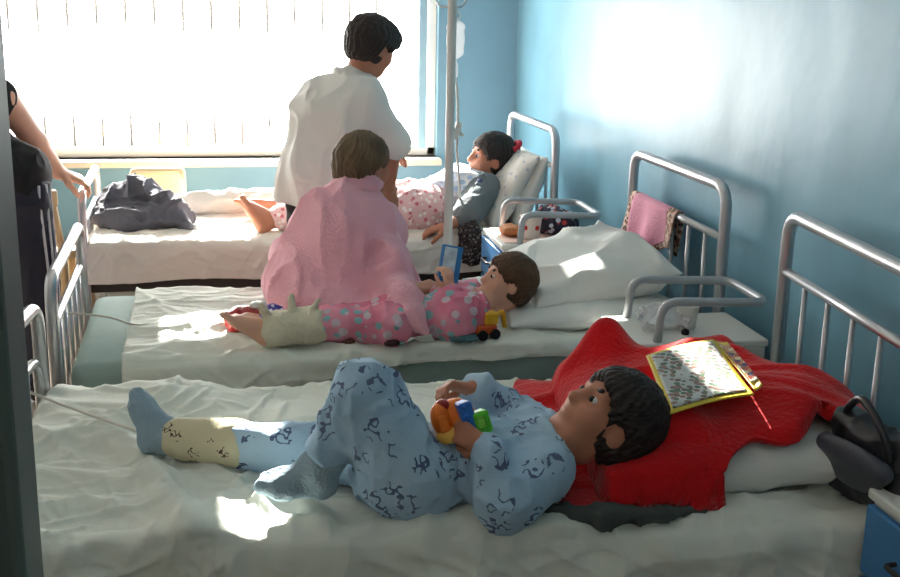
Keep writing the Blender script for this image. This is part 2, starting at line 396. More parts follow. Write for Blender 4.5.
def hand(s, w, d, n, L, curl=(.5, .6, .5), ts=1, spread=.06, tcurl=.5):
    "palm with four fingers and a thumb; d points to the knuckles, n out of the palm"
    d = unit(d); n = unit(np.array(n)-d*np.dot(n, d)); l = np.cross(d, n)*ts; w = np.array(w, float)
    R = lambda v, a: d*math.cos(a)*v+n*math.sin(a)*v
    for i, o in enumerate((.16, .055, -.05, -.15)):
        kn = w+d*L*.48+l*o*L
        s.cone(w+l*o*L*.55+d*L*.02, kn, .075*L, .062*L, .018*L/.18)
        fl = L*(.42, .47, .44, .35)[i]; p = kn; a = 0
        for seg, frac in enumerate((.45, .31, .24)):
            a += curl[seg]; q = p+R(fl*frac, a)+l*o*spread*fl*frac*6*(.3 if a > 1 else 1)
            s.cone(p, q, (.058, .052, .046)[seg]*L, (.052, .046, .04)[seg]*L, .006*L/.18); p = q
    b = w+d*.10*L+l*.13*L; t1 = b+(d*.55+l*.6+n*.35)*.27*L; t2 = t1+unit(d*.8+l*(.5-tcurl)+n*tcurl)*.22*L; t3 = t2+unit(d*.8+l*(.2-tcurl)+n*tcurl*1.4)*.15*L
    s.chain([b, t1, t2, t3], [.085*L, .07*L, .058*L, .048*L], .008*L/.18)
def foot(s, ankle, heel, toe, r=.03, toes=True, side=None, k=.015):
    ankle, heel, toe = map(lambda v: np.array(v, float), (ankle, heel, toe)); d = unit(toe-heel); L = np.linalg.norm(toe-heel)
    upv = unit((ankle-heel)-d*np.dot(ankle-heel, d)); l = np.cross(d, upv)
    s.cone(ankle, heel, r*1.02, r*1.0, k); s.cone(ankle, heel+d*L*.6+upv*r*.25, r*.98, r*.8, k)
    for o in (-.5, .5): s.cone(heel, heel+d*L*.72+l*o*r*1.3, r*.85, r*.68, k)
    if toes:
        for i, o in enumerate((-.95, -.4, .05, .5, .9)):
            b = heel+d*L*.74+l*o*r*1.15; s.cone(b, b+d*L*(.26, .25, .22, .19, .15)[i], r*(.44 if i == 0 else .32), r*(.38 if i == 0 else .27), .004)
    else: s.cone(heel+d*L*.6-l*r*.4, toe-l*r*.3, r*.75, r*.55, k); s.cone(heel+d*L*.6+l*r*.5, toe+l*r*.35-d*r*.4, r*.7, r*.5, k)

# ------------------------------------------------------------------ room shell
RX0, RY0, RZ = -2.6, -0.9, 3.70
def slab(name, lo, hi, m):
    return struct(MB().box(lo, hi).build(name, m))
slab('floor', (RX0-.15, RY0-.15, -.1), (WALL_X+.15, WALL_Y+.3, 0), M_floor)
slab('ceiling', (RX0-.15, RY0-.15, RZ), (WALL_X+.15, WALL_Y+.3, RZ+.1), M_ceil)
slab('wall_left', (RX0-.15, RY0-.15, 0), (RX0, WALL_Y+.3, RZ), M_ceil)
slab('wall_front', (RX0-.15, RY0-.15, 0), (WALL_X+.15, RY0, RZ), M_ceil)
# right wall: a grid with gentle trowel unevenness
ys = np.linspace(RY0-.15, WALL_Y+.3, 260); zs = np.linspace(0, RZ, 120); Yg, Zg = np.meshgrid(ys, zs, indexing='ij')
bump = .008*(vnoise(np.stack([Yg*1.6, Zg*1.6, Yg*0], -1), 4)-.5)+.0035*(vnoise(np.stack([Yg*6, Zg*4, Yg*0], -1), 5)-.5)
vv = np.stack([WALL_X-bump, Yg, Zg], -1).reshape(-1, 3); nz = len(zs)
qq = [(i*nz+j, i*nz+j+1, (i+1)*nz+j+1, (i+1)*nz+j) for i in range(len(ys)-1) for j in range(nz-1)]
wr_ = struct(link('wall_right', raw_mesh('wall_right', vv, qq), M_wall)); md = wr_.modifiers.new('thickness', 'SOLIDIFY'); md.thickness = .15; md.offset = -1
wb = MB()
wb.box((RX0, WALL_Y, 0), (WALL_X, WALL_Y+.3, WIN_Z0)).box((RX0, WALL_Y, WIN_Z1), (WALL_X, WALL_Y+.3, RZ))
wb.box((RX0, WALL_Y, WIN_Z0), (WIN_X0, WALL_Y+.3, WIN_Z1)).box((WIN_X1, WALL_Y, WIN_Z0), (WALL_X, WALL_Y+.3, WIN_Z1))
struct(wb.build('wall_back', M_backwall))
# window
win = bpy.data.objects.new('window_1', None); COL.objects.link(win); struct(win)
fr = MB(); fy0, fy1 = WALL_Y+.06, WALL_Y+.13
fr.box((WIN_X0, fy0, WIN_Z0), (WIN_X1, fy1, WIN_Z0+.05), .006).box((WIN_X0, fy0, WIN_Z1-.06), (WIN_X1, fy1, WIN_Z1), .006)
for x in (WIN_X0, WIN_X1-.045): fr.box((x, fy0, WIN_Z0), (x+.045, fy1, WIN_Z1), .006)
fr.box((WIN_X0, fy0, 1.60), (WIN_X1, fy1, 1.66), .006)
fr.build('window_frame', M_frame, win)
ss = MB(); ss.box((WIN_X1-.10, fy0-.035, WIN_Z0+.045), (WIN_X1-.055, fy0-.005, WIN_Z1-.06), .004); ss.build('window_reveal_shade', mat('blue_grey_reveal_shade', hexc(150, 185, 200), rough=.5), win)  # blue-grey strip stands in for the shade of the window reveal
MB().box((WIN_X0-.02, WALL_Y-.085, WIN_Z0-.035), (WIN_X1+.015, WALL_Y+.30, WIN_Z0), .006).build('window_sill', mat('cream_sill_paint', hexc(226, 216, 196), rough=.5), win)
MB().box((WIN_X0+.04, fy0+.03, WIN_Z0+.05), (WIN_X1-.04, fy0+.036, WIN_Z1-.06)).build('window_pane', M_glass, win)
# outside grille: tapered bars, the gap between rows imitates glare washing them out
gy = WALL_Y+.26
for z0, z1, z2 in ((WIN_Z0, WIN_Z0+.15, WIN_Z0+.24), (1.75, 1.40, 1.25)):
    x = WIN_X0+.05
    while x < WIN_X1-.25:
        MB().tube([(x, gy, z0), (x, gy, z1), (x, gy, z2)], [.009, .008, .003], 6).build('window_bar', M_bar, win); x += .147
MB().box((WIN_X0, gy-.01, 1.74), (WIN_X1, gy+.01, 1.77)).build('window_bar_rail', M_bar, win)
# unseen panels added over the window top; their gaps shape the sun patches
bl = bpy.data.objects.new('window_gobo', None); COL.objects.link(bl); tag(bl, 'unseen white blind hanging over the top half of the window', 'blind')
by = WALL_Y+.02
def sun_hit(p):
    t = (by-p[1])/SUN_DIR[1]; return V(*p)+SUN_DIR*t
GAPS = []
def gap(x0, x1, z0, z1): GAPS.append((x0, x1, z0, z1))
def gap_for(p, hw, hh):
    q = sun_hit(p); gap(q[0]-hw, q[0]+hw, q[2]-hh, q[2]+hh)
gap_for((.03, 2.14, .545), .06, .115)      # sun patch on the near bed
gap_for(tuple(atz(709, 373, .745)), .042, .13)       # stripe across the open booklet
gap_for((1.11, 3.27, .65), .07, .055)       # patch on the middle pillow
gap_for((-.12, 3.42, .54), .10, .07)        # sheet by the middle footboard
def gobo_rects():
    xs = sorted({WIN_X0-.02, WIN_X1+.02} | {g[0] for g in GAPS} | {g[1] for g in GAPS}); out = []
    for a, b in zip(xs, xs[1:]):
        z = 1.72; cuts = sorted((g[2], g[3]) for g in GAPS if g[0] <= a+1e-6 and g[1] >= b-1e-6)
        for c in cuts:
            if c[0] > z: out.append((a, b, z, c[0]))
            z = max(z, c[1])
        if z < WIN_Z1: out.append((a, b, z, WIN_Z1))
    return out
for a, b, z0, z1 in gobo_rects(): MB().box((a, by-.004, z0), (b, by+.004, z1)).build('gobo_panel', M_gobo, bl)
MB().box((WIN_X0-.02, by-.02, WIN_Z1-.01), (WIN_X1+.02, by+.02, WIN_Z1+.04)).build('blind_rail', M_frame, bl)
# the door frame the picture is taken from
j1 = at(38, 577, .80); j0 = at(4, 60, .80)
struct(MB().box((-.42, .78, 0), (-.152, .86, 2.15), .008).box((-.42, .74, 0), (-.17, .775, 2.15), .006).build('door_1', M_jamb))

# ------------------------------------------------------------------ beds
ZT = .53
BEDS = {}
def bed(key, cx, cy, ang, L, w, zh, zf, label):
    b = thing('hospital_bed', label, 'bed', (cx, cy, 0), ang, 'steel tube ward beds'); BEDS[key] = (b, cx, cy, ang, L, w)
    def board(x, zt, bar, nm, inner):
        MB().tube(arc_path([(x, -w/2, 0), (x, -w/2, zt), (x, w/2, zt), (x, w/2, 0)], .075), .0175, 12).build(nm, M_metal, b)
        if inner:
            MB().tube(arc_path([(x, -w/2+.02, bar-.28), (x, -w/2+.035, bar), (x, w/2-.035, bar), (x, w/2-.02, bar-.28)], .06), .0125, 10).build(nm+'_inner_arch', M_metal, b)
        else:
            MB().tube([(x, -w/2, bar), (x, w/2, bar)], .0125, 10).build(nm+'_crossbar', M_metal, b)
        for i in range(1, 6):
            y = -w/2+w*i/6; MB().tube([(x, y, .34), (x, y, bar)], .0075, 8).build(nm+'_upright', M_metal, b)
        MB().tube([(x, -w/2, .35), (x, w/2, .35)], .014, 8).build(nm+'_rail', M_metal, b)
        for s in (-1, 1): MB().lathe([(.022, 0), (.024, .012), (.021, .03)], (x, s*w/2, 0), 12).build('foot_cap', M_dark, b)
    board(L/2, zh, zh-.155, 'headboard', False); board(-L/2, zf, zf-.13, 'footboard', True)
    for s in (-1, 1): MB().box((-L/2, s*(w/2-.03)-.012, .335), (L/2, s*(w/2-.03)+.012, .385), .003).build('side_rail', M_dark, b)
    sl = MB()
    for i in range(16): x = -L/2+.06+(L-.12)*i/15; sl.box((x-.025, -w/2+.02, .386), (x+.025, w/2-.02, .398))
    sl.build('slats', M_dark, b)
    return b
def place(o, key):
    _, cx, cy, a, L, w = BEDS[key]; o.location = (cx, cy, 0); o.rotation_euler = (0, 0, a); return o
def bl2w(key, x, y, z):
    _, cx, cy, a, L, w = BEDS[key]; return V(cx+x*math.cos(a)-y*math.sin(a), cy+x*math.sin(a)+y*math.cos(a), z)
def mattress(key, label, ztop=ZT, m=None):
    _, cx, cy, a, L, w = BEDS[key]
    o = MB().box((-L/2+.035, -w/2-.005, .40), (L/2-.035, w/2+.005, ztop), .035).build('mattress', m or M_matt); tag(o, label, 'mattress', 'ward bed mattresses')
    for p in o.data.polygons: p.use_smooth = True
    return place(o, key)
def sheet(key, label, x0, x1, near_hem, far_hem, m, foot_drop=False, amp=1., seed=1, creases=(), nu=300, over=0., ztop=ZT):
    _, cx, cy, a, L, w = BEDS[key]; hw = w/2+.013; zt = ztop+.006; R = .035
    us = list(np.linspace(x0, x1, nu)); ud = [0]*nu
    if foot_drop:
        n = 14; pre = [(x0-.02*math.sin(min(t*2.5, 1)*math.pi/2), (t**1.3)*.115) for t in np.linspace(1, .05, n)]
        us = [p[0] for p in pre]+us; ud = [p[1] for p in pre]+ud
    ns, nt_, nf = 26, 150, 12; rows = []
    for x, drop in zip(us, ud):
        zn, zf_ = near_hem(x), far_hem(x); path = []
        for t in np.linspace(0, 1, ns, endpoint=False): path.append((-hw, zn+(zt-R-zn)*t, 0))
        for t in np.linspace(0, 1, 7): th = math.pi/2*t; path.append((-hw+R*(1-math.cos(th)), zt-R+R*math.sin(th), t))
        for t in np.linspace(0, 1, nt_)[1:-1]: path.append((-hw+R+(2*hw-2*R)*t, zt, 1))
        for t in np.linspace(1, 0, 7): th = math.pi/2*t; path.append((hw-R*(1-math.cos(th)), zt-R+R*math.sin(th), t))
        for t in np.linspace(0, 1, nf+1)[1:]: path.append((hw, zt-R-(zt-R-zf_)*t, 0))
        rows.append([(x, y, max(z-drop, min(z, zn+.01)), k) for y, z, k in path])
    A = np.array(rows); X, Y, Z, K = A[..., 0], A[..., 1], A[..., 2], A[..., 3]; S = np.where(K < .5, Z*1.0+Y, Y)
    d = .013*(folds(X, S, .5, 1.2, 5, seed)-.2)+.010*(folds(X, S, -.8, 1.8, 9, seed+1)-.2)+.012*(vnoise(np.stack([X*3, S*3, X*0], -1), seed+2)-.3)+.007*(folds(X, S, .1, 3.0, 15, seed+6)-.2)+.006*(folds(X, S, 1.2, 3.5, 17, seed+8)-.2)+.004*(folds(X, S, -.4, 6, 30, seed+12)-.2)
    side = np.clip((zt-.05-Z)/.1, 0, 1)
    d = d*(1-.4*side)+side*(.012*folds(X, S, 1.45, .8, 9, seed+4)+.008*vnoise(np.stack([X*5, Z*2, X*0], -1), seed+5))
    for (p, q, h, wd) in creases:
        p, q = V(*p), V(*q); pq = q-p; t = np.clip(((X-p[0])*pq[0]+(S-p[1])*pq[1])/(pq@pq), 0, 1)
        wob = .02*(vnoise(np.stack([X*9, S*9, X*0], -1), seed+11)-.5)
        dist = np.hypot(X-p[0]-t*pq[0], S-p[1]-t*pq[1])+wob; d = d+h*np.exp(-(dist/wd)**2)
    d = np.maximum(d*amp, -.002)
    sg = np.sign(Y); Z = Z+d*np.sqrt(K); Y = Y+sg*d*np.sqrt(1-K)
    if foot_drop: X = X-np.where(np.array(ud)[:, None] > .02, .4*d, 0)
    vv = np.stack([X, Y, Z], -1).reshape(-1, 3); n0, n1 = A.shape[:2]
    i, j = np.meshgrid(np.arange(n0-1), np.arange(n1-1), indexing='ij'); q = np.stack([i*n1+j, (i+1)*n1+j, (i+1)*n1+j+1, i*n1+j+1], -1).reshape(-1, 4)
    o = link('bed_sheet', raw_mesh('bed_sheet', vv, q), m); tag(o, label, 'sheet', 'white bed sheets')
    md = o.modifiers.new('thickness', 'SOLIDIFY'); md.thickness = .003; md.offset = 1
    return place(o, key)
def sm(a, b, x): t = min(max((x-a)/(b-a), 0), 1); return t*t*(3-2*t)

bed('far', .38, 5.10, .027, 1.96, .74, .985, .745, 'steel bed nearest the window, with the reclining girl')
bed('mid', .477, 3.567, .0195, 1.95, .78, 1.0, .775, 'middle steel bed with a pink towel over its headboard')
bed('near', .44, 2.437, -.0887, 1.95, .85, 1.0, .765, 'nearest steel bed, under the boy in light blue pyjamas')
mattress('far', 'mattress under the cream sheet of the bed nearest the window')
mattress('mid', 'green grey mattress showing below the white sheet of the middle bed')
mattress('near', 'mattress under the rumpled sheet of the nearest bed')
sheet('far', 'cream sheet hanging to the frame of the bed by the window', -.955, .95, lambda x: .385+.006*math.sin(x*9), lambda x: .42, M_sheet2, True, .8, 21,
      creases=[((-.8, -.75), (-.3, -.4), .012, .025), ((.1, -.8), (.25, -.4), .01, .03)])
sheet('mid', 'white sheet with an uneven hem over the middle bed', -.80, .93,
      lambda x: .402+.10*sm(-.55, .02, x)-.0*x+.012*sm(.3, .9, x)+.006*math.sin(x*17)*sm(-.4, 0, x), lambda x: .42, M_sheet, False, 1.0, 35,
      creases=[((-.8, -.1), (-.2, -.15), .012, .03), ((-.6, -.3), (-.1, -.05), .012, .03), ((.3, -.3), (.9, -.1), .014, .035), ((.4, -.2), (.8, .1), .012, .03)])
sheet('near', 'rumpled white sheet covering the whole nearest bed', -.945, .945, lambda x: .385+.008*math.sin(x*7+1), lambda x: .41, M_sheet, True, 1.4, 52,
      creases=[((-.78, .18), (-.62, -.12), .017, .03), ((-.62, -.12), (-.5, -.42), .018, .026), ((-.9, .1), (-.55, -.05), .010, .03), ((-.9, -.12), (-.55, -.18), .012, .035), ((-.88, -.32), (-.6, -.28), .012, .03),
               ((-.42, .05), (-.25, -.4), .010, .02), ((-.2, -.1), (-.05, -.42), .014, .022), ((-.85, -.45), (-.3, -.44), .012, .04), ((.1, -.47), (.5, -.75), .012, .05), ((-.1, -.5), (.4, -.8), .010, .05)], nu=380)

# ------------------------------------------------------------------ people
def person(label, loc):
    p = thing('person', label, 'person', tuple(loc)); p['base'] = 0
    del p['base']; return p
def sub(o, p):
    "keep world coordinates under a moved empty"
    o.matrix_parent_inverse = Matrix.Translation(p.location).inverted(); return o
def sdf_part(s, name, m, p, h=.006, wr=None, clip=None):
    return sub(link(name, s.mesh(name, h, wr, clip), m, p), p)
def half(pt, n):
    pt = np.array(pt, float); n = unit(n); return lambda P: (P-pt) @ n      # keeps the side where this is negative

# ---- boy in light blue pyjamas on the nearest bed
def boy_near():
    p = person('person lying on the nearest bed in blue pyjamas, one knee raised, holding a toy', (.32, 2.15, .55))
    pel = V(.316, 2.14, .612); hipN, hipF = V(.330, 2.085, .618), V(.305, 2.215, .612)
    kN, aN = at(366, 392, 2.10), at(319, 468, 2.11)
    kF, aF = V(.12, 2.315, .598), V(-.145, 2.415, .598)
    ch = V(.52, 2.13, .618); shN, shF = V(.592, 2.05, .640), V(.608, 2.225, .645)
    eN, wN = V(.503, 1.985, .602), at(486, 447, 2.03)
    eF, wF = at(524, 424, 2.33), at(474, 390, 2.26)
    nk = V(.632, 2.12, .662); hc = at(607, 420, 2.11); u, f = V(.76, 0, .65), V(-.65, -.06, .76); H = .205
    toy = at(459, 421, 2.10)
    b = SDF()
    b.cone(hipN, hipF, .068, .068, .04).cone(pel, ch, .062, .066, .05).cone(ch+V(0, -.055, 0), ch+V(0, .055, 0), .062, .062, .04).cone(shN, shF, .048, .048, .04)
    b.chain([hipN, kN, aN], [.066, .046, .030], .02).chain([hipF, kF, aF], [.066, .046, .030], .02)
    b.chain([shN, eN, wN], [.042, .032, .022], .015).chain([shF, eF, wF], [.042, .032, .022], .015)
    b.cone(nk-V(.02, 0, .01), hc-.35*H*unit(u)+.0*f, .046, .044, .03)
    head(b, hc, u, f, H)
    foot(b, aN, at(322, 484, 2.12), at(262, 483, 2.12), .024, False); foot(b, aF, V(-.188, 2.43, .590), V(-.212, 2.45, .69), .024, False)
    hand(b, wN, toy+V(.0, -.04, -.01)-wN, V(-.3, .8, .1), .115, (.5, .7, .5), 1)
    hand(b, wF, V(-.8, -.1, .25), V(-.2, -.5, -.9), .115, (.7, .8, .6), -1)
    body = sdf_part(b, 'body', M_skin_t, p, .0045)
    face_bits(body, hc, u, f, H, M_hair_d)
    hair(hc, u, f, H, M_hair_d, body, seed=5, top=.06, extra=lambda s, P, M, H: s.ell(P(0, -.02, -.38), V(.22, .25, .14)*H, M, .03))
    t = SDF()
    t.cone(hipN, hipF, .082, .082, .04).cone(pel, pel+.35*(ch-pel), .09, .088, .05)
    t.chain([hipN, kN+.0*aN, kN+.72*(aN-kN)], [.088, .064, .047], .02).chain([hipF, kF, kF+.42*(aF-kF)], [.074, .053, .047], .02)
    sdf_part(t, 'pyjama_trousers', M_pj, p, .006, wrinkle(.011, 13, 11))
    s = SDF()
    s.cone(pel+.15*(ch-pel), ch, .076, .078, .04).cone(ch+V(0, -.07, 0), ch+V(0, .065, 0), .074, .074, .04).cone(shN, shF, .060, .060, .04)
    s.chain([shN, eN, eN+.80*(wN-eN)], [.062, .055, .042], .014).chain([shF, eF, eF+.88*(wF-eF)], [.058, .048, .038], .02)
    sdf_part(s, 'pyjama_top', M_pj, p, .006, wrinkle(.013, 13, 23))
    c = SDF(); nd = unit(hc-nk); q = np.cross(nd, V(0, 1, 0)); o = V(0, 1, 0)
    ring = [nk+nd*-.004+.052*(math.cos(a)*q+math.sin(a)*o) for a in np.linspace(0, 2*math.pi, 17)]
    c.chain(ring, [.012]*17, .008); sdf_part(c, 'collar', M_pj, p, .005)
    for aa, he, to, nm in ((aN, at(322, 484, 2.12), at(262, 483, 2.12), 0), (aF, V(-.188, 2.43, .590), V(-.212, 2.45, .69), 1)):
        s = SDF(); foot(s, aa, he, to, .029, False)
        if nm == 0: s.chain([aa, aN+.30*(kN-aN)], [.036, .043], .02)
        else: s.cone(aa, aF+.2*(kF-aF), .034, .036)
        sdf_part(s, 'sock', M_sock, p, .005, wrinkle(.004, 25, 31))
    s = SDF(); s.chain([aF+.05*(kF-aF), aF+.52*(kF-aF)], [.044, .053], .02)
    sdf_part(s, 'plaster_cast', M_cast, p, .005, wrinkle(.003, 18, 33))
    return toy
TOY = boy_near()
# toy in his hands: a chunky ball of coloured blocks
def toy_ball(c):
    t = thing('toy', 'chunky orange, blue and green toy held by the boy in blue pyjamas', 'toy', tuple(c))
    M = {k: mat('toy_'+k, v, rough=.35) for k, v in dict(orange=hexc(240, 120, 30), blue=hexc(40, 110, 200), green=hexc(90, 200, 50), yellow=hexc(245, 190, 90), red=hexc(170, 40, 40), lime=hexc(150, 226, 90)).items()}
    rv = rt; uv = up; n = -fw
    def blk(name, a, b_, d, r, m):
        s = SDF(); s.ell(a*rv+b_*uv+d*n, V(*r), axes(rv+.25*uv, uv-.25*rv, n), .006); link(name, s.mesh(name, .0035), M[m], t)
    blk('toy_core', -.005, 0, -.012, (.042, .045, .034), 'orange'); blk('toy_cap', -.036, .004, .010, (.020, .034, .022), 'orange')
    blk('toy_cap', -.020, -.026, .012, (.026, .018, .020), 'yellow')
    RM = Matrix([list(q) for q in axes(rv+.30*uv-.25*n, uv-.30*rv+.1*n, n+.25*rv)]).transposed().to_4x4()
    def cube(name, a, b_, d, r, m):
        o = MB().box([-q for q in r], r, .006, RM).build(name, M[m], t); o.location = tuple(a*rv+b_*uv+d*n); return o
    cube('toy_block', .014, .010, .014, (.014, .032, .024), 'blue'); cube('toy_block', .042, .000, .012, (.017, .023, .021), 'green')
    for a_, b_ in ((.010, .030), (.014, .012), (.018, -.006)): blk('toy_stud', a_, b_, .040, (.006, .006, .005), 'blue')
    cube('toy_panel', .043, .002, .034, (.009, .011, .002), 'lime'); cube('toy_facet', -.030, -.002, .030, (.012, .018, .004), 'orange')
    blk('toy_knob', -.034, .030, .002, (.016, .014, .018), 'red')
toy_ball(TOY)

# ---- small boy in pink spotted pyjamas on the middle bed
def boy_mid():
    p = person('person lying on the middle bed in pink spotted pyjamas, looking at a blue picture card', (.45, 3.28, .55))
    pel = V(.455, 3.27, .597); ch = at(452, 318, 3.28); ch[2] = .608
    hipN, hipF = pel+V(0, -.05, 0), pel+V(0, .06, 0)
    kN, aN = V(.27, 3.255, .600), V(.115, 3.225, .598); kF, aF = V(.29, 3.335, .582), V(.13, 3.345, .575)
    shN, shF = V(.70, 3.25, .628), V(.715, 3.40, .632); nk = V(.745, 3.32, .652)
    hc = at(507, 282, 3.36); H = .168; u, f = V(.36, .06, .93), V(-.95, -.08, .32)
    eN = V(.635, 3.24, .590); wN = at(450, 291, 3.30); eF = V(.66, 3.46, .60); wF = at(438, 292, 3.42)
    card = at(450, 264, 3.36)
    b = SDF()
    b.cone(hipN, hipF, .05, .05, .03).cone(pel, ch, .054, .058, .04).cone(ch+V(0, -.045, 0), ch+V(0, .045, 0), .056, .056, .03).cone(shN, shF, .04, .04, .03)
    b.chain([hipN, kN, aN], [.048, .038, .027], .02).chain([hipF, kF, aF], [.048, .038, .027], .02)
    b.chain([shN, eN, wN], [.035, .028, .020], .015).chain([shF, eF, wF], [.035, .028, .020], .015)
    b.cone(nk-V(.03, 0, .02), hc-.30*H*unit(u)-.12*H*f, .04, .038, .03); head(b, hc, u, f, H)
    hN = V(.085, 3.215, .578); foot(b, aN, hN, at(221, 314, 3.20), .024)
    foot(b, aF, V(.085, 3.345, .57), V(.0, 3.36, .60), .024)
    hand(b, wN, V(-.1, .12, 1), V(-.5, .7, .1), .10, (.5, .7, .5), 1); hand(b, wF, V(.15, -.3, 1), V(.6, -.5, .1), .10, (.4, .6, .5), -1)
    body = sdf_part(b, 'body', M_skin, p, .0045); face_bits(body, hc, u, f, H, M_hair_b)
    hair(hc, u, f, H, M_hair_b, body, seed=8, top=.05)
    t = SDF(); t.cone(hipN, hipF, .06, .06, .03).cone(pel, pel+.4*(ch-pel), .064, .066, .04)
    t.chain([hipN, kN, kN+.45*(aN-kN)], [.058, .049, .045], .02).chain([hipF, kF, kF+.6*(aF-kF)], [.056, .046, .042], .02)
    sdf_part(t, 'pyjama_trousers', M_pj2, p, .006, wrinkle(.009, 16, 41))
    s = SDF(); s.cone(pel+.2*(ch-pel), ch, .066, .069, .04).cone(ch+V(0, -.05, 0), ch+V(0, .05, 0), .067, .067, .03).cone(shN, shF, .050, .050, .03)
    s.chain([shN, eN, eN+.78*(wN-eN)], [.052, .046, .036], .02).chain([shF, eF, eF+.8*(wF-eF)], [.05, .045, .036], .02)
    sdf_part(s, 'pyjama_top', M_pj2, p, .006, wrinkle(.011, 16, 43))
    s = SDF(); s.chain([kN+.35*(aN-kN), aN, .4*hN+.6*aN], [.056, .046, .040], .02)
    for i, (q, d) in enumerate(((V(.10, 3.215, .63), V(-.03, -.01, .045)), (V(.16, 3.23, .64), V(.0, .01, .05)), (V(.21, 3.235, .64), V(.03, 0, .04)))): s.cone(q, q+d, .012, .007, .008)
    sdf_part(s, 'bandage', M_cast2, p, .005, wrinkle(.007, 22, 45))
    # the picture card he holds
    k = thing('picture_card', 'blue and white card held up by the boy in pink pyjamas', 'card', tuple(card))
    k.rotation_euler = (math.radians(-12), math.radians(14), math.radians(12))
    MB().box((-.034, -.008, -.056), (.034, .008, .056), .003).build('card_case', mat('card_blue', hexc(64, 136, 200), rough=.4), k)
    MB().box((-.029, -.0098, -.040), (.014, -.0082, .050), .0005).build('card_picture', mat('card_pale', hexc(214, 228, 240), rough=.4, var=.2, vscale=40), k)
boy_mid()

# ---- seated woman in a pink robe
def seated():
    p = person('person in a pink robe seated on the middle bed with her back turned', (.36, 3.66, .55))
    pel = V(.355, 3.66, .64); hL, hR = V(.255, 3.71, .63), V(.455, 3.64, .63); ch = V(.37, 3.665, .80)
    shL, shR = at(318, 224, 3.73), at(380, 226, 3.64); nk = at(356, 190, 3.70); hc = at(364, 166, 3.72); H = .198
    u, f = V(.05, .02, 1), V(.80, .58, -.12)
    eL, wL = V(.20, 3.86, .66), V(.33, 3.98, .66)
    eR, wR = at(400, 292, 3.50), at(409, 292, 3.46)
    kL, kR = V(.22, 4.07, .60), V(.44, 4.05, .60); fL, fR = V(.22, 4.10, .09), V(.45, 4.07, .09)
    b = SDF()
    b.cone(hL, hR, .10, .10, .04).cone(pel, ch, .11, .115, .06).cone(shL, shR, .055, .055, .06).cone(nk-V(0, .0, .05), hc-.2*H*u, .055, .05, .03)
    head(b, hc, u, f, H)
    b.chain([shL, eL, wL], [.05, .04, .028]).chain([shR, eR, wR], [.05, .04, .028]).chain([hL, kL, fL], [.085, .06, .04]).chain([hR, kR, fR], [.085, .06, .04])
    for q in (fL, fR): foot(b, q, q+V(0, -.03, -.055), q+V(.02, .17, -.06), .032, False)
    hand(b, wR, V(.75, .15, .10), V(-.2, .3, -1), .165, (.5, .7, .6), 1); hand(b, wL, V(1, .2, 0), V(0, 0, -1), .165, (.3, .4, .3), 1)
    body = sdf_part(b, 'body', M_skin_t, p, .0055); face_bits(body, hc, u, f, H, M_hair_g)
    hair(hc, u, f, H, M_hair_g, body, long=.12, seed=12, top=.04, extra=lambda s, P, M, H: s.ell(P(-.05, -.12, -.28), V(.24, .30, .18)*H, M, .03))
    s = SDF()
    s.cone(V(.215, 3.735, .615), V(.49, 3.645, .615), .10, .10, .05).cone(pel, ch, .15, .135, .06).cone(ch+V(-.06, .02, 0), ch+V(.05, -.02, 0), .118, .118, .05)
    s.cone(shL, shR, .060, .060, .07).cone(ch, nk-V(0, 0, .02), .12, .068, .06)
    s.cone(V(.175, 3.745, .60), V(.24, 3.72, .72), .085, .085, .06)
    s.chain([shR, at(392, 262, 3.52), at(402, 306, 3.42)], [.064, .062, .062], .004).chain([at(397, 290, 3.44), at(403, 297, 3.31), at(414, 317, 3.205), at(427, 331, 3.165)], [.060, .056, .046, .022], .008)
    s.cone(ch, at(345, 288, 3.56), .12, .105, .06).cone(ch, at(300, 285, 3.64), .11, .10, .06).cone(ch, at(362, 288, 3.57), .11, .09, .05).chain([at(285, 300, 3.56), at(340, 308, 3.44), at(395, 316, 3.38)], [.055, .05, .045], .04)
    s.chain([at(385, 300, 3.50), at(388, 318, 3.42)], [.09, .06], .04)
    s.chain([shL, eL, wL-V(.03, .02, 0)], [.072, .06, .055], .03)
    s.cone(hL, kL, .10, .08, .03).cone(hR, kR, .10, .08, .03).cone(kL, kL+V(0, .02, -.18), .08, .08).cone(kR, kR+V(0, .02, -.18), .08, .08)
    sdf_part(s, 'robe', M_robe, p, .007, wrinkle(.024, 7.5, 51, V(0, .1, 1), 2.6))
    c = SDF(); cc = nk+V(-.005, -.005, .008)
    ring = [cc+V(.068*math.cos(a), .062*math.sin(a), .014*math.sin(a+2.2)) for a in np.linspace(0, 2*math.pi, 21)]
    c.chain(ring, [.020]*21, .01); ring2 = [q+V(0, 0, .022)-(q-cc)*V(.12, .12, 0) for q in ring]; c.chain(ring2, [.015]*21, .012)
    sdf_part(c, 'robe_collar', M_robe, p, .005, wrinkle(.006, 18, 53))
    for q in (fL, fR):
        s = SDF(); foot(s, q-V(0, 0, .02), q+V(0, -.035, -.052), q+V(.02, .18, -.058), .040, False); sdf_part(s, 'slipper', M_black, p, .006, clip=half((0, 0, .004), (0, 0, -1)))
seated()

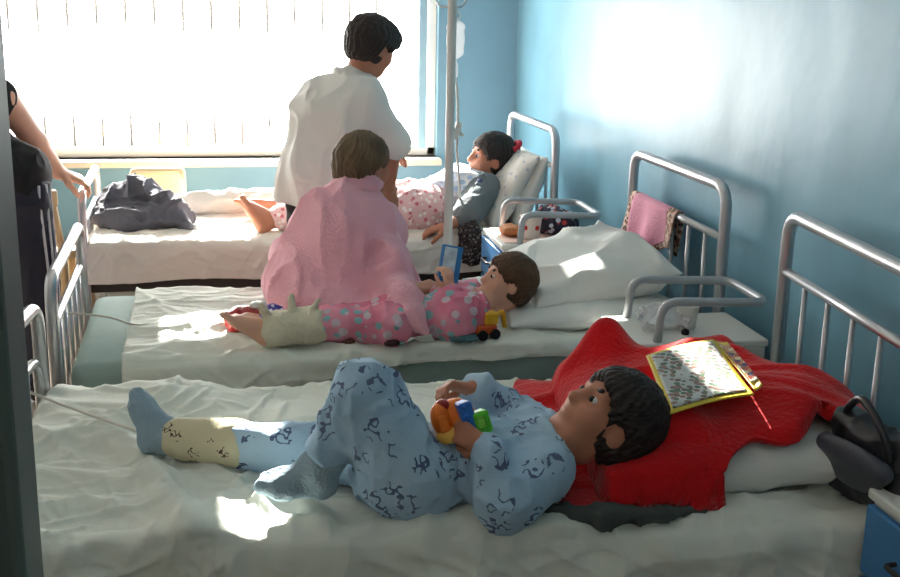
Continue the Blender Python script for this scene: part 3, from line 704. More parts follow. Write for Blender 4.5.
# ---- standing woman in a white coat
def standing():
    p = person('person in a white short-sleeved coat standing between beds, looking down', (.39, 4.42, 0))
    f2 = unit(V(.72, .66, 0)); r2 = V(f2[1], -f2[0], 0)
    pel = V(.375, 4.43, .78); ch = V(.40, 4.43, 1.06); nk = V(.475, 4.44, 1.215)
    shR, shL = at(370, 104, 4.34), at(332, 96, 4.50); hc = at(372, 48, 4.44); H = .202; u, f = V(.36, .22, .9), V(.72, .40, -.46)
    eR, wR = at(392, 142, 4.36), at(388, 188, 4.46); eL, wL = V(.42, 4.68, .98), V(.60, 4.72, .92)
    hR, hL = pel+r2*.09, pel-r2*.09
    fR, fL = V(hR[0]+.03, hR[1], .085), V(hL[0]-.02, hL[1]+.02, .085); kR, kL = V(hR[0]+.03, hR[1]+.02, .43), V(hL[0], hL[1]+.03, .43)
    b = SDF()
    b.cone(hR, hL, .085, .085, .05).cone(pel, ch, .10, .11, .06).cone(shR, shL, .06, .06, .06).cone(nk-V(.01, 0, .05), hc-.25*H*unit(u)-.1*H*f, .056, .05, .03); head(b, hc, u, f, H)
    b.chain([shR, eR, wR], [.052, .042, .027]).chain([shL, eL, wL], [.052, .042, .027]).chain([hR, kR, fR], [.09, .06, .042]).chain([hL, kL, fL], [.09, .06, .042])
    for q in (fR, fL): foot(b, q, q+V(-.03, -.02, -.05), q+f2*.18+V(0, 0, -.06), .034, False)
    hand(b, wR, V(.25, .35, -.8), V(-.5, .6, 0), .165, (.3, .4, .3), 1); hand(b, wL, V(.9, .2, -.3), V(0, 0, -1), .165, (.3, .4, .3), 1)
    body = sdf_part(b, 'body', M_skin_t, p, .006); face_bits(body, hc, u, f, H, M_hair_d)
    hair(hc, u, f, H, M_hair_d, body, long=.1, seed=15, top=.085, front=-.3, extra=lambda s, P, M, H: s.ell(P(.03, .34, .22), V(.30, .16, .24)*H, M, .03))
    s = SDF()
    s.ell(V(.365, 4.43, .86), V(.215, .165, .20), axes(r2+.0*f2, V(0, 0, 1), f2)[[0, 2, 1]], .05)
    s.cone(V(.355, 4.43, .80)+r2*.105, V(.355, 4.43, .80)-r2*.105, .125, .125, .05).cone(V(.355, 4.43, .70)+r2*.11, V(.355, 4.43, .70)-r2*.11, .13, .13, .05)
    s.cone(V(.372, 4.43, .92), ch, .150, .145, .07).cone(ch+r2*.07, ch-r2*.07, .128, .128, .06).cone(shR, shL, .074, .074, .07).cone(ch, nk-V(.012, 0, .005), .12, .064, .06)
    s.chain([shR, shR+.5*(eR-shR), eR+V(0, 0, .0)], [.075, .070, .078], .025).chain([shL, eL], [.082, .075], .03)
    cl = half((.36, 4.43, .742), (-.03, 0, -1)); sleeve = eR+.02*(eR-shR)
    sdf_part(s, 'coat', M_coat, p, .007, wrinkle(.024, 6.5, 61, V(.15, 0, 1), 2.2), cl)
    c = SDF(); cc = nk+V(-.005, 0, .02); c.chain([cc+V(.066*math.cos(a), .062*math.sin(a), -.018*math.cos(a)) for a in np.linspace(0, 2*math.pi, 19)], [.014]*19, .01); sdf_part(c, 'coat_collar', M_coat, p, .005)
    t = SDF(); t.cone(hR, hL, .115, .115, .05).chain([hR, kR, fR+V(0, 0, .0)], [.11, .085, .075]).chain([hL, kL, fL], [.11, .085, .075])
    sdf_part(t, 'trousers', M_black, p, .008, wrinkle(.01, 9, 63), half((0, 0, .06), (0, 0, -1)))
    for q in (fR, fL):
        s = SDF(); foot(s, q-V(0, 0, .02), q+V(-.03, -.02, -.045), q+f2*.19+V(0, 0, -.055), .042, False); sdf_part(s, 'shoe', M_white, p, .006, clip=half((0, 0, .004), (0, 0, -1)))
standing()

# ---- girl reclining on the far bed
def girl():
    p = person('girl with dark hair reclining on pillows on the bed by the window', (.86, 5.0, .55))
    pel = V(.84, 5.02, .615); ch = V(1.02, 5.06, .685); shN, shF = V(1.10, 4.95, .70), V(1.10, 5.19, .71); nk = V(1.145, 5.07, .745)
    hc = at(490, 159, 5.08); H = .215; u, f = V(.22, .03, .97), V(-.97, -.16, .05)
    hN, hF = pel+V(0, -.075, 0), pel+V(0, .085, 0)
    kN, aN = V(.50, 4.90, .665), V(.165, 4.86, .60); kF, aF = V(.52, 5.14, .66), V(.20, 5.16, .60)
    eN, wN = V(.995, 4.80, .62), at(448, 226, 4.74); eF, wF = V(.95, 5.28, .63), V(.80, 5.18, .70)
    b = SDF()
    b.cone(hN, hF, .085, .085, .04).cone(pel, ch, .085, .085, .05).cone(shN, shF, .05, .05, .05).cone(nk-V(.02, 0, .03), hc-.3*H*unit(u)-.1*H*f, .048, .045, .03); head(b, hc, u, f, H)
    b.chain([shN, eN, wN], [.042, .034, .023]).chain([shF, eF, wF], [.042, .034, .023]).chain([hN, kN, aN], [.075, .052, .035]).chain([hF, kF, aF], [.075, .052, .035])
    hl = V(.125, 4.85, .575); foot(b, aN, hl, at(241, 197, 4.85), .032); foot(b, aF, V(.16, 5.16, .575), V(.02, 5.17, .63), .032)
    hand(b, wN, V(-1, .15, -.25), V(.1, .1, -1), .15, (.3, .5, .4), 1); hand(b, wF, V(-1, -.1, -.1), V(0, 0, -1), .15, (.3, .5, .4), 1)
    body = sdf_part(b, 'body', M_skin_t, p, .0055); face_bits(body, hc, u, f, H, M_hair_d)
    hr = hair(hc, u, f, H, M_hair_d, body, long=.1, seed=18, top=.05, extra=lambda s, P, M, H: s.ell(P(.12, .18, -.50), V(.22, .26, .20)*H, M, .02))
    s = SDF(); q = np.array(hc)+H*(.20*unit(u)-.42*f)+V(0, -.02, .015)
    s.chain([q+V(.035*math.cos(a), .05*math.sin(a), .02*math.cos(a)) for a in np.linspace(0, 2*math.pi, 13)], [.010]*13, .006); link('scrunchie', s.mesh('scrunchie', .004, wrinkle(.006, 40, 3)), mat('scrunchie_red', hexc(190, 40, 60), rough=.8), body)
    s = SDF(); s.cone(hN, hF, .10, .10, .04).cone(pel, pel+.3*(ch-pel), .105, .10, .05).chain([hN, kN, aN+.12*(kN-aN)], [.10, .078, .058]).chain([hF, kF, aF+.15*(kF-aF)], [.10, .078, .058])
    sdf_part(s, 'trousers', M_pj3, p, .007, wrinkle(.012, 10, 71))
    s = SDF(); s.cone(pel+.3*(ch-pel), ch, .105, .105, .05).cone(ch+V(0, -.07, 0), ch+V(0, .07, 0), .095, .095, .05).cone(shN, shF, .063, .063, .05)
    s.chain([shF, eF], [.065, .055])
    sdf_part(s, 'shirt', spots('blue_white_shirt', hexc(206, 220, 240), [hexc(176, 200, 232)], 26, .34, base2=hexc(240, 240, 244)), p, .007, wrinkle(.012, 11, 73))
    s = SDF(); s.chain([shN, eN, eN+.25*(wN-eN)], [.080, .064, .052]); sdf_part(s, 'cardigan_sleeve', mat('grey_knit', hexc(120, 128, 132), rough=.95, bump=.6, bscale=160), p, .006, wrinkle(.008, 16, 75))
    s = SDF(); s.chain([at(480, 182, 4.90), at(478, 196, 4.86), at(474, 210, 4.82)], [.016, .018, .016], .01); sdf_part(s, 'scarf_strap', mat('blue_grey_strap', hexc(80, 88, 120), rough=.9), p, .005)
girl()

# ---- visitor at the left, half hidden by the door frame
def visitor():
    p = person('person in black top and navy striped trousers behind the door frame, hand on a footboard', (-.80, 4.45, 0))
    shR = at(3, 98, 4.50); eR = at(36, 143, 4.60); wR = at(58, 172, 4.68); hx = V(-.86, 4.42, .84)
    nk = V(shR[0]-.15, 4.50, shR[2]+.08); hc = nk+V(.01, .02, .16); shL = shR+V(-.32, .02, 0); u, f = V(0, .05, 1), V(.35, .93, -.1)
    hR, hL = V(-.775, 4.42, .80), V(-.94, 4.43, .80); kR, kL = V(-.745, 4.45, .45), V(-.92, 4.45, .45); fR, fL = V(-.74, 4.43, .09), V(-.92, 4.42, .09)
    b = SDF(); ch = .5*(shR+shL)+V(0, 0, -.12)
    b.cone(hR, hL, .09, .09, .05).cone(hx-V(.0, 0, 0), ch, .10, .10, .06).cone(shR, shL, .050, .050, .06).cone(nk-V(0, 0, .06), hc-V(0, 0, .05), .055, .05, .03); head(b, hc, u, f, .215)
    b.chain([shR, eR, wR], [.052, .043, .030]).chain([shL, shL+V(-.05, 0, -.28), shL+V(0, .1, -.50)], [.052, .043, .03]).chain([hR, kR, fR], [.09, .062, .042]).chain([hL, kL, fL], [.09, .062, .042])
    hand(b, wR, V(.75, .2, -.32), V(-.3, .1, -.9), .18, (.35, .6, .5), -1); hand(b, shL+V(0, .1, -.50), V(0, .2, -1), V(1, 0, 0), .18, (.3, .4, .3), 1)
    for q in (fR, fL): foot(b, q, q+V(-.01, -.04, -.05), q+V(.02, .17, -.06), .034, False)
    body = sdf_part(b, 'body', M_skin, p, .006); face_bits(body, hc, u, f, .215, M_hair_d); hair(hc, u, f, .215, M_hair_d, body, seed=25)
    s = SDF(); s.cone(hx+V(.0, 0, -.02), ch, .135, .145, .06).cone(hR+V(0, 0, .08), hL+V(0, 0, .08), .116, .116, .06).cone(shR-V(.02, 0, 0), shL, .070, .068, .06)
    sdf_part(s, 'black_top', M_black, p, .007, wrinkle(.012, 9, 81), half((0, 0, .79), (0, 0, -1)))
    s = SDF(); s.cone(hR, hL, .112, .112, .05).chain([hR, kR, fR], [.112, .085, .070]).chain([hL, kL, fL], [.115, .085, .070])
    tr = sdf_part(s, 'tracksuit_trousers', M_navy, p, .007, wrinkle(.008, 9, 83), half((0, 0, .05), (0, 0, -1)))
    for k in range(3):
        a = -.75+.33*k; pts = []
        for z in np.linspace(.84, .08, 24):
            t = (.80-z)/.35 if z > .45 else (.45-z)/.36; c0, r = (hR+(kR-hR)*min(max(t, 0), 1), .114-.027*t) if z > .45 else (kR+(fR-kR)*t, .087-.015*t)
            pts.append((c0[0]+r*math.cos(a), c0[1]+r*math.sin(a), z))
        sub(MB().tube(pts, .0055, 6).build('trouser_stripe', M_stripe, p), p)
    for q in (fR, fL):
        s = SDF(); foot(s, q-V(0, 0, .02), q+V(-.01, -.045, -.045), q+V(.02, .18, -.055), .042, False); sdf_part(s, 'shoe', M_black, p, .006, clip=half((0, 0, .004), (0, 0, -1)))
visitor()

# ------------------------------------------------------------------ bedding and clothes lying about
def rotm(rx=0, ry=0, rz=0):
    return np.array(Matrix.Rotation(rz, 3, 'Z') @ Matrix.Rotation(ry, 3, 'Y') @ Matrix.Rotation(rx, 3, 'X'))
def pillow(label, c, half_, R, m, amp=.012, seed=1, n=70, p=3.2, cat='pillow'):
    g = np.linspace(-1, 1, n); U, W = np.meshgrid(np.sin(g*math.pi/2)*.3+g*.7, np.sin(g*math.pi/2)*.3+g*.7, indexing='ij')
    T = np.clip(1-np.abs(U)**p, 0, 1)**.5*np.clip(1-np.abs(W)**p, 0, 1)**.5
    pin = 1-.06*(1-np.abs(W)**2)*np.abs(U)**4; pin2 = 1-.06*(1-np.abs(U)**2)*np.abs(W)**4
    X = U*half_[0]*pin; Y = W*half_[1]*pin2; vv = []
    for sgn in (1, -1):
        d = amp*(folds(X, Y, .4+sgn, 3, 7, seed+sgn)+folds(X, Y, -1.0, 4, 9, seed+5)*.6-.3)*np.minimum(T*3, 1)
        vv.append(np.stack([X, Y, sgn*(T*half_[2]+.002)+sgn*d], -1).reshape(-1, 3))
    i, j = np.meshgrid(np.arange(n-1), np.arange(n-1), indexing='ij'); q = np.stack([i*n+j, (i+1)*n+j, (i+1)*n+j+1, i*n+j+1], -1).reshape(-1, 4)
    e = []
    loop = [(k, 0) for k in range(n)]+[(n-1, k) for k in range(1, n)]+[(k, n-1) for k in range(n-2, -1, -1)]+[(0, k) for k in range(n-2, 0, -1)]
    ids = [a*n+b for a, b in loop]
    for a, b in zip(ids, ids[1:]+ids[:1]): e.append((a, a+n*n, b+n*n, b))
    me = raw_mesh('pillow', np.concatenate(vv), np.concatenate([q, q[:, ::-1]+n*n, np.array(e)]))
    me.transform(Matrix(R.tolist()).to_4x4())
    o = link('pillow', me, m); o.location = tuple(c); return tag(o, label, cat)
pillow('white pillow bulging out under the red blanket on the nearest bed', bl2w('near', .63, -.085, .605), (.29, .29, .070), rotm(0, -.05, -.09), M_pillow, seed=2)
pillow('flat white pillow at the head of the middle bed, under the big one', bl2w('mid', .62, -.04, .580), (.30, .30, .040), rotm(0, 0, .05), M_pillow, seed=4)
pillow('big creased white pillow propped up behind the head of the boy in pink', bl2w('mid', .665, .03, .662), (.245, .29, .078), rotm(.02, -.20, .03), M_pillow, amp=.028, seed=6)
M_print = spots('white_sprigged_cotton', hexc(228, 226, 220), [hexc(190, 196, 204)], 30, .24)
pillow('sprigged white pillow leaning behind the dark-haired girl', V(1.205, 5.10, .705), (.19, .28, .055), rotm(0, -1.02, .05), M_print, seed=8)
pillow('plain white pillow upright against the headboard nearest the window', V(1.295, 5.08, .70), (.17, .26, .045), rotm(0, -1.25, .02), M_pillow, seed=10)

# red blanket thrown over the pillow
def red_blanket():
    n, m_ = 150, 150
    A, B, C_, D = V(.600, 2.010), V(1.330, 1.965), V(1.365, 2.46), V(.700, 2.76)
    g, h = np.meshgrid(np.linspace(0, 1, n), np.linspace(0, 1, m_), indexing='ij')
    P = (A[None, None]*((1-g)*(1-h))[..., None]+B*(g*(1-h))[..., None]+C_*(g*h)[..., None]+D*((1-g)*h)[..., None])
    edge = np.minimum(np.minimum(g, 1-g), np.minimum(h, 1-h)); wob = (vnoise(np.stack([g*5, h*5, g*0], -1), 91)-.5)*.07*(1-np.clip(edge*5, 0, 1))
    nearw = (1-np.clip(h*4, 0, 1))
    X = P[..., 0]+wob; Y = P[..., 1]+wob*.5+nearw*(.09*np.clip((g-.44)/.2, 0, 1)+.03*np.exp(-((g-.80)/.06)**2)-.035*np.exp(-((g-.70)/.05)**2)-.012*np.exp(-((g-.30)/.2)**2))
    pc = bl2w('near', .63, -.085, .605); ca, sa = math.cos(-.09), math.sin(-.09); dx, dy = X-pc[0], Y-pc[1]; a = dx*ca+dy*sa; b = -dx*sa+dy*ca
    T = np.clip(1-np.abs(a/.305)**3, 0, 1)**.55*np.clip(1-np.abs(b/.305)**3, 0, 1)**.55
    Z = np.where(T > 0, np.maximum(.605+T*.080, .56), .56)
    pk = at(602, 352, 2.60)
    Z = Z+.085*np.exp(-(((X-pk[0])/.055)**2+((Y-pk[1])/.07)**2))+.03*np.exp(-(((X-pk[0]-.05)/.16)**2+((Y-2.58)/.10)**2))+.03*np.exp(-(((X-1.10)/.10)**2+((Y-2.50)/.09)**2))+.02*np.exp(-(((X-1.2)/.16)**2+((Y-2.12)/.10)**2))
    Z = Z-.03*np.exp(-(((X-.76)/.11)**2+((Y-2.12)/.10)**2))
    Z = Z+.034*folds(X, Y, -.55, 1.6, 5.5, 93)+.024*folds(X, Y, .35, 2, 8, 95)+.014*folds(X, Y, -.2, 3, 14, 97)+.012*(vnoise(np.stack([X*9, Y*9, X*0], -1), 96)-.5)
    Z = Z-np.clip((.16-h)/.16, 0, 1)**1.5*.13*np.clip((.56-g)/.2, 0, 1)
    PT = np.where(T > 0, .605+T*.078+.012, 0)
    lip = np.clip((.07-edge)/.07, 0, 1)**2
    Z = Z-lip*.018
    Z = np.maximum(Z, .553)
    k = 3
    for _ in range(k): Z[1:-1, 1:-1] = (Z[1:-1, 1:-1]*2+Z[:-2, 1:-1]+Z[2:, 1:-1]+Z[1:-1, :-2]+Z[1:-1, 2:])/6
    i, j = np.meshgrid(np.arange(n-1), np.arange(m_-1), indexing='ij'); q = np.stack([i*m_+j, (i+1)*m_+j, (i+1)*m_+j+1, i*m_+j+1], -1).reshape(-1, 4)
    Z = np.maximum(Z, PT)
    for _ in range(2): Z[1:-1, 1:-1] = np.maximum((Z[1:-1, 1:-1]*2+Z[:-2, 1:-1]+Z[2:, 1:-1]+Z[1:-1, :-2]+Z[1:-1, 2:])/6, PT[1:-1, 1:-1])
    o = link('blanket', raw_mesh('blanket', np.stack([X, Y, Z], -1).reshape(-1, 3), q), M_red); md = o.modifiers.new('thickness', 'SOLIDIFY'); md.thickness = .014; md.offset = 1
    tag(o, 'bright red fleece blanket heaped over the pillow of the nearest bed', 'blanket')
    return X, Y, Z
RX, RY, RZg = red_blanket()
def red_z(x, y):
    d = (RX-x)**2+(RY-y)**2; return RZg.ravel()[d.argmin()]+.014
# open booklet with a yellow border
def booklet():
    def on_red(x, y, up_=.02):
        for Y in np.linspace(1.9, 2.9, 260):
            p = at(x, y, Y)
            if p[2] <= red_z(p[0], p[1])+up_: return p
        return p
    P = [on_red(646, 358), on_red(713, 343), on_red(754, 394), on_red(670, 415)]
    mean = sum(P)/4; nrm = np.linalg.svd(np.array(P)-mean)[2][2]; nrm = nrm*np.sign(nrm[2]); P = [p-nrm*np.dot(p-mean, nrm) for p in P]
    eye = V(0, 0, EYE)
    for _ in range(40):      # slide the flat page towards the eye until it clears the blanket
        bad = max(red_z(s_[0], s_[1])+.001-s_[2] for s_ in [P[0]*(1-gg)*(1-hh)+P[1]*gg*(1-hh)+P[2]*gg*hh+P[3]*(1-gg)*hh for gg in np.linspace(0, 1, 15) for hh in np.linspace(0, 1, 15)])
        if bad <= 0: break
        P = [eye+(p-eye)*.997 for p in P]
    t = thing('booklet', 'open picture booklet with a yellow border on the red blanket', 'book', tuple(.25*sum(P)))
    n = 30; P = [p+V(0, 0, .0) for p in P]
    def page(name, Q, m, off, curve, inset=0.):
        g, h = np.meshgrid(np.linspace(inset, 1-inset, n), np.linspace(inset, 1-inset, n), indexing='ij')
        S = sum(np.array(q)[None, None]*w[..., None] for q, w in zip(Q, ((1-g)*(1-h), g*(1-h), g*h, (1-g)*h)))
        nn = unit(np.cross(Q[1]-Q[0], Q[3]-Q[0])); nn = nn*np.sign(nn[2])
        S = S+nn*(off+curve*np.sin(g*math.pi)*.5+curve*np.cos(h*math.pi*1.2)*.3)[..., None]
        i, j = np.meshgrid(np.arange(n-1), np.arange(n-1), indexing='ij'); q = np.stack([i*n+j, (i+1)*n+j, (i+1)*n+j+1, i*n+j+1], -1).reshape(-1, 4)
        o = sub(link(name, raw_mesh(name, S.reshape(-1, 3), q), m, t), t); md = o.modifiers.new('thickness', 'SOLIDIFY'); md.thickness = .0025; md.offset = 0; return o
    M_pic = spots('booklet_picture', hexc(206, 208, 204), [hexc(116, 104, 100), hexc(96, 118, 96), hexc(150, 120, 110)], 48, .34, rough=.35, base2=hexc(184, 188, 186))
    M_yel = mat('booklet_yellow', hexc(226, 200, 70), rough=.4)
    page('page', P, M_yel, .003, .012); page('page_picture', P, M_pic, .0062, .012, .055)
    k = np.linalg.norm(P[1]-eye)/np.linalg.norm(at(713, 343, 2.5)-eye)
    E = [P[1]+V(0, 0, .004), eye+(at(727, 343, 2.5)-eye)*k, P[2]+V(.022, .012, .012), P[2]+V(0, 0, .004)]
    page('page', E, M_yel, .004, -.008); page('page_picture', E, spots('booklet_cover', hexc(200, 150, 110), [hexc(90, 80, 120), hexc(190, 90, 70), hexc(220, 210, 180)], 40, .4, rough=.4), .0085, -.008, .10)
booklet()
def lump(name, label, cat, prims, m, h=.006, wr=None, clip=None):
    s = SDF(); prims(s); return tag(link(name, s.mesh(name, h, wr, clip), m), label, cat)
lump('garment', 'dark grey garment crumpled under the red blanket at the bed edge', 'clothing',
     lambda s: s.chain([bl2w('near', .20, -.40, .560), bl2w('near', .30, -.425, .556), bl2w('near', .42, -.42, .556), bl2w('near', .50, -.40, .555)], [.014, .022, .018, .010], .02),
     mat('charcoal_cloth', hexc(74, 80, 78), rough=.9), .0045, wrinkle(.008, 20, 101))
lump('jacket', 'dark grey jacket heaped on the foot of the far bed', 'jacket',
     lambda s: s.ell((-.40, 5.08, .585), (.19, .16, .07), k=.03).ell((-.44, 5.15, .63), (.12, .11, .08), k=.04).ell((-.30, 5.02, .585), (.13, .10, .05), k=.03).chain([(-.50, 5.2, .67), (-.40, 5.14, .70), (-.26, 5.0, .64), (-.20, 4.93, .575)], [.035, .045, .04, .03], .03),
     mat('dark_grey_jacket_cloth', hexc(92, 94, 104), rough=.85, bump=.3), .006, wrinkle(.024, 12, 103))
lump('rolled_blanket', 'pale rolled blanket along the window side of the far bed', 'blanket',
     lambda s: s.chain([(-.30, 5.33, .575), (.0, 5.345, .59), (.25, 5.35, .59), (.42, 5.35, .585)], [.05, .062, .06, .05], .03), mat('off_white_blanket', hexc(214, 212, 204), rough=.95, bump=.4, bscale=80), .007, wrinkle(.014, 10, 105))

# towel over the middle headboard
def towel():
    n, m_ = 60, 44; _, cx, cy, a, L, w = BEDS['mid']
    x0 = L/2; zc = .845+.0125
    v, u = np.meshgrid(np.linspace(0, 1, n), np.linspace(0, 1, m_), indexing='ij')    # v along the drop, u across
    y = w/2-.035-u*(.405)
    Lf = .21-.05*u+.03*np.sin(u*5); Lb = .13+.04*u; tot = Lf+Lb; s = v*tot-Lb
    r = .0165; ang = np.clip(s/r, -math.pi/2, math.pi/2)
    X = x0-r*np.sin(ang); Z = zc-.0125+r*np.cos(ang)-np.where(np.abs(s) > r*math.pi/2, np.abs(s)-r*math.pi/2, 0)
    fall = np.clip(np.abs(s)/.2, 0, 1)
    X = X-np.sign(s)*fall*(.018*np.sin(u*13+s*9)+.014)*1.0+0.
    y = y-fall*.05*(u-.4)*np.sign(s)+.02*fall*u
    i, j = np.meshgrid(np.arange(n-1), np.arange(m_-1), indexing='ij'); q = np.stack([i*m_+j, (i+1)*m_+j, (i+1)*m_+j+1, i*m_+j+1], -1).reshape(-1, 4)
    t = thing('towel', 'pink towel with a patterned border hanging on the middle headboard', 'towel'); place(t, 'mid')
    vv = np.stack([X, y, Z], -1).reshape(-1, 3)
    def piece(name, mask, m, th):
        qq = q[mask.ravel()]; o = link(name, raw_mesh(name, vv, qq), m, t)
        bm = bmesh.new(); bm.from_mesh(o.data); bmesh.ops.delete(bm, geom=[x for x in bm.verts if not x.link_faces], context='VERTS'); bm.to_mesh(o.data); bm.free()
        md = o.modifiers.new('thickness', 'SOLIDIFY'); md.thickness = th; md.offset = 0
    bord = (j > m_-9) | ((i > n-6) & (j > 8)) | (j < 4)
    piece('towel_cloth', ~bord, mat('pink_terry', hexc(226, 160, 182), rough=.95, bump=.6, bscale=140, var=.06, vscale=9), .007)
    piece('towel_border', bord, spots('towel_border_print', hexc(216, 186, 172), [hexc(90, 84, 70), hexc(150, 110, 90)], 55, .42), .006)
towel()

# ------------------------------------------------------------------ furniture
def bedside(label, x0, y0, wx=.40, wy=.345, h=.62):
    t = thing('bedside_cabinet', label, 'bedside cabinet', (x0, y0, 0), 0, 'white and blue bedside cabinets')
    MB().box((.012, .008, .10), (wx-.005, wy-.008, h-.022), .004).build('carcass', M_white, t)
    MB().box((0, 0, h-.022), (wx, wy, h), .006).build('top', M_white, t)
    d = MB().box((-.006, .012, h-.175), (.0115, wy-.012, h-.030), .004).build('drawer', M_blue, t)
    MB().tube(arc_path([(-.006, wy/2-.05, h-.10), (-.030, wy/2-.05, h-.10), (-.030, wy/2+.05, h-.10), (-.006, wy/2+.05, h-.10)], .012), .005, 8).build('handle', M_dark, d)
    d = MB().box((-.006, .012, .115), (.0115, wy-.012, h-.185), .004).build('door', M_blue, t); MB().lathe([(.012, 0), (.014, .012), (.008, .02)], (-.006, wy-.05, .30), 12, (-1, 0, 0)).build('knob', M_dark, d)
    for x in (.04, wx-.04):
        for y in (.035, wy-.035): MB().tube([(x, y, 0), (x, y, .10)], .013, 10).build('leg', M_grey, t)
    zr = h+.115
    MB().tube(arc_path([(.075, wy-.02, h-.004), (.085, wy-.02, zr), (wx-.006, wy-.02, zr-.012), (wx-.006, .02, zr-.012), (.085, .02, zr), (.075, .02, h-.004)], .045, 8), .0125, 12).build('guard_rail', M_grey, t)
    return t
CAB2 = (1.075, 2.878)
CAB1 = (1.005, 4.175)
c3 = atz(868, 487, .62); CAB3 = (c3[0], c3[1]-.36)
bedside('white bedside cabinet with rail and blue drawer between the two nearer beds', CAB2[0], CAB2[1], .40, .295)
bedside('bedside cabinet with rail, crowded with a cup and food, beside the far bed', *CAB1)
bedside('bedside cabinet with blue front at the lower right edge, beside the nearest bed', CAB3[0], CAB3[1], .31, .36, .62)
# on the middle cabinet
def cup(label, c, m, m2=None, r=.030, h=.07):
    o = thing('cup', label, 'cup', tuple(c))
    MB().lathe([(r*.72, 0), (r*.80, .004), (r, h), (r*1.04, h+.002), (r*.93, h), (r*.72, .008)], (0, 0, 0), 24).build('cup_body', m, o)
    if m2:
        for a in (2.6, 3.9, 5.1): MB().lathe([(.009, 0), (.010, .002), (.004, .003)], (r*.905*math.cos(a), r*.905*math.sin(a), h*.55), 12, (math.cos(a), math.sin(a), -.1)).build('cup_motif', m2, o)
    return o
zt = .621
cup('plain white cup on the cabinet between the two nearer beds', V(1.285, 3.02, zt), M_white, None, .033, .066)
lump('plastic_bag', 'crumpled clear plastic bag on the cabinet with the plain white cup', 'bag', lambda s: s.ell((1.215, 3.03, .642), (.06, .07, .019)).ell((1.225, 3.06, .65), (.05, .04, .026)), M_plastic, .004, wrinkle(.022, 26, 111), half((0, 0, .6225), (0, 0, -1)))
tag(MB().lathe([(.010, 0), (.012, .004), (.011, .012), (.004, .016)], (1.255, 2.955, zt), 12).build('bottle_cap', M_black), 'small black cap in front of the plain white cup', 'cap')
# on the far cabinet
cx0, cy0 = CAB1
tag(MB().box((cx0+.02, cy0+.03, .6205), (cx0+.36, cy0+.31, .6245), .001).build('napkin', mat('pink_napkin', hexc(236, 204, 190), rough=.9)), 'pinkish cloth spread on the crowded far cabinet', 'cloth')
lump('bread_loaf', 'brown loaf at the front of the crowded far cabinet', 'bread', lambda s: s.ell((cx0+.075, cy0+.17, .643), (.045, .075, .020)), mat('bread_crust', hexc(176, 112, 66), rough=.8, var=.2, vscale=30), .004, wrinkle(.005, 25, 113), half((0, 0, .6255), (0, 0, -1)))
cup('white cup with red motifs on the crowded far cabinet', V(cx0+.135, cy0+.085, .6253), mat('cream_cup', hexc(240, 226, 216), rough=.4), mat('cup_red', hexc(206, 44, 44), rough=.5), .042, .088)
M_dbag = spots('dark_patterned_cloth', hexc(46, 42, 56), [hexc(190, 70, 70), hexc(196, 196, 206)], 30, .3)
o = lump('handbag', 'dark patterned bag behind the motif cup on the far cabinet', 'bag', lambda s: s.ell((cx0+.255, cy0+.165, .67), (.085, .10, .05)).ell((cx0+.25, cy0+.17, .70), (.06, .085, .035)), M_dbag, .005, wrinkle(.014, 14, 115), half((0, 0, .6255), (0, 0, -1)))
lump('patterned_cloth', 'dark patterned cloth hanging over the far bed edge by the cabinet', 'cloth', lambda s: s.chain([(1.02, 4.80, .565), (1.0, 4.735, .575), (.985, 4.705, .555), (.98, 4.700, .46)], [.02, .03, .030, .022], .02).ell((1.0, 4.70, .50), (.055, .014, .085)), spots('brown_speckled_cloth', hexc(62, 54, 54), [hexc(130, 118, 112), hexc(30, 26, 34)], 60, .36), .0045, wrinkle(.012, 20, 117))

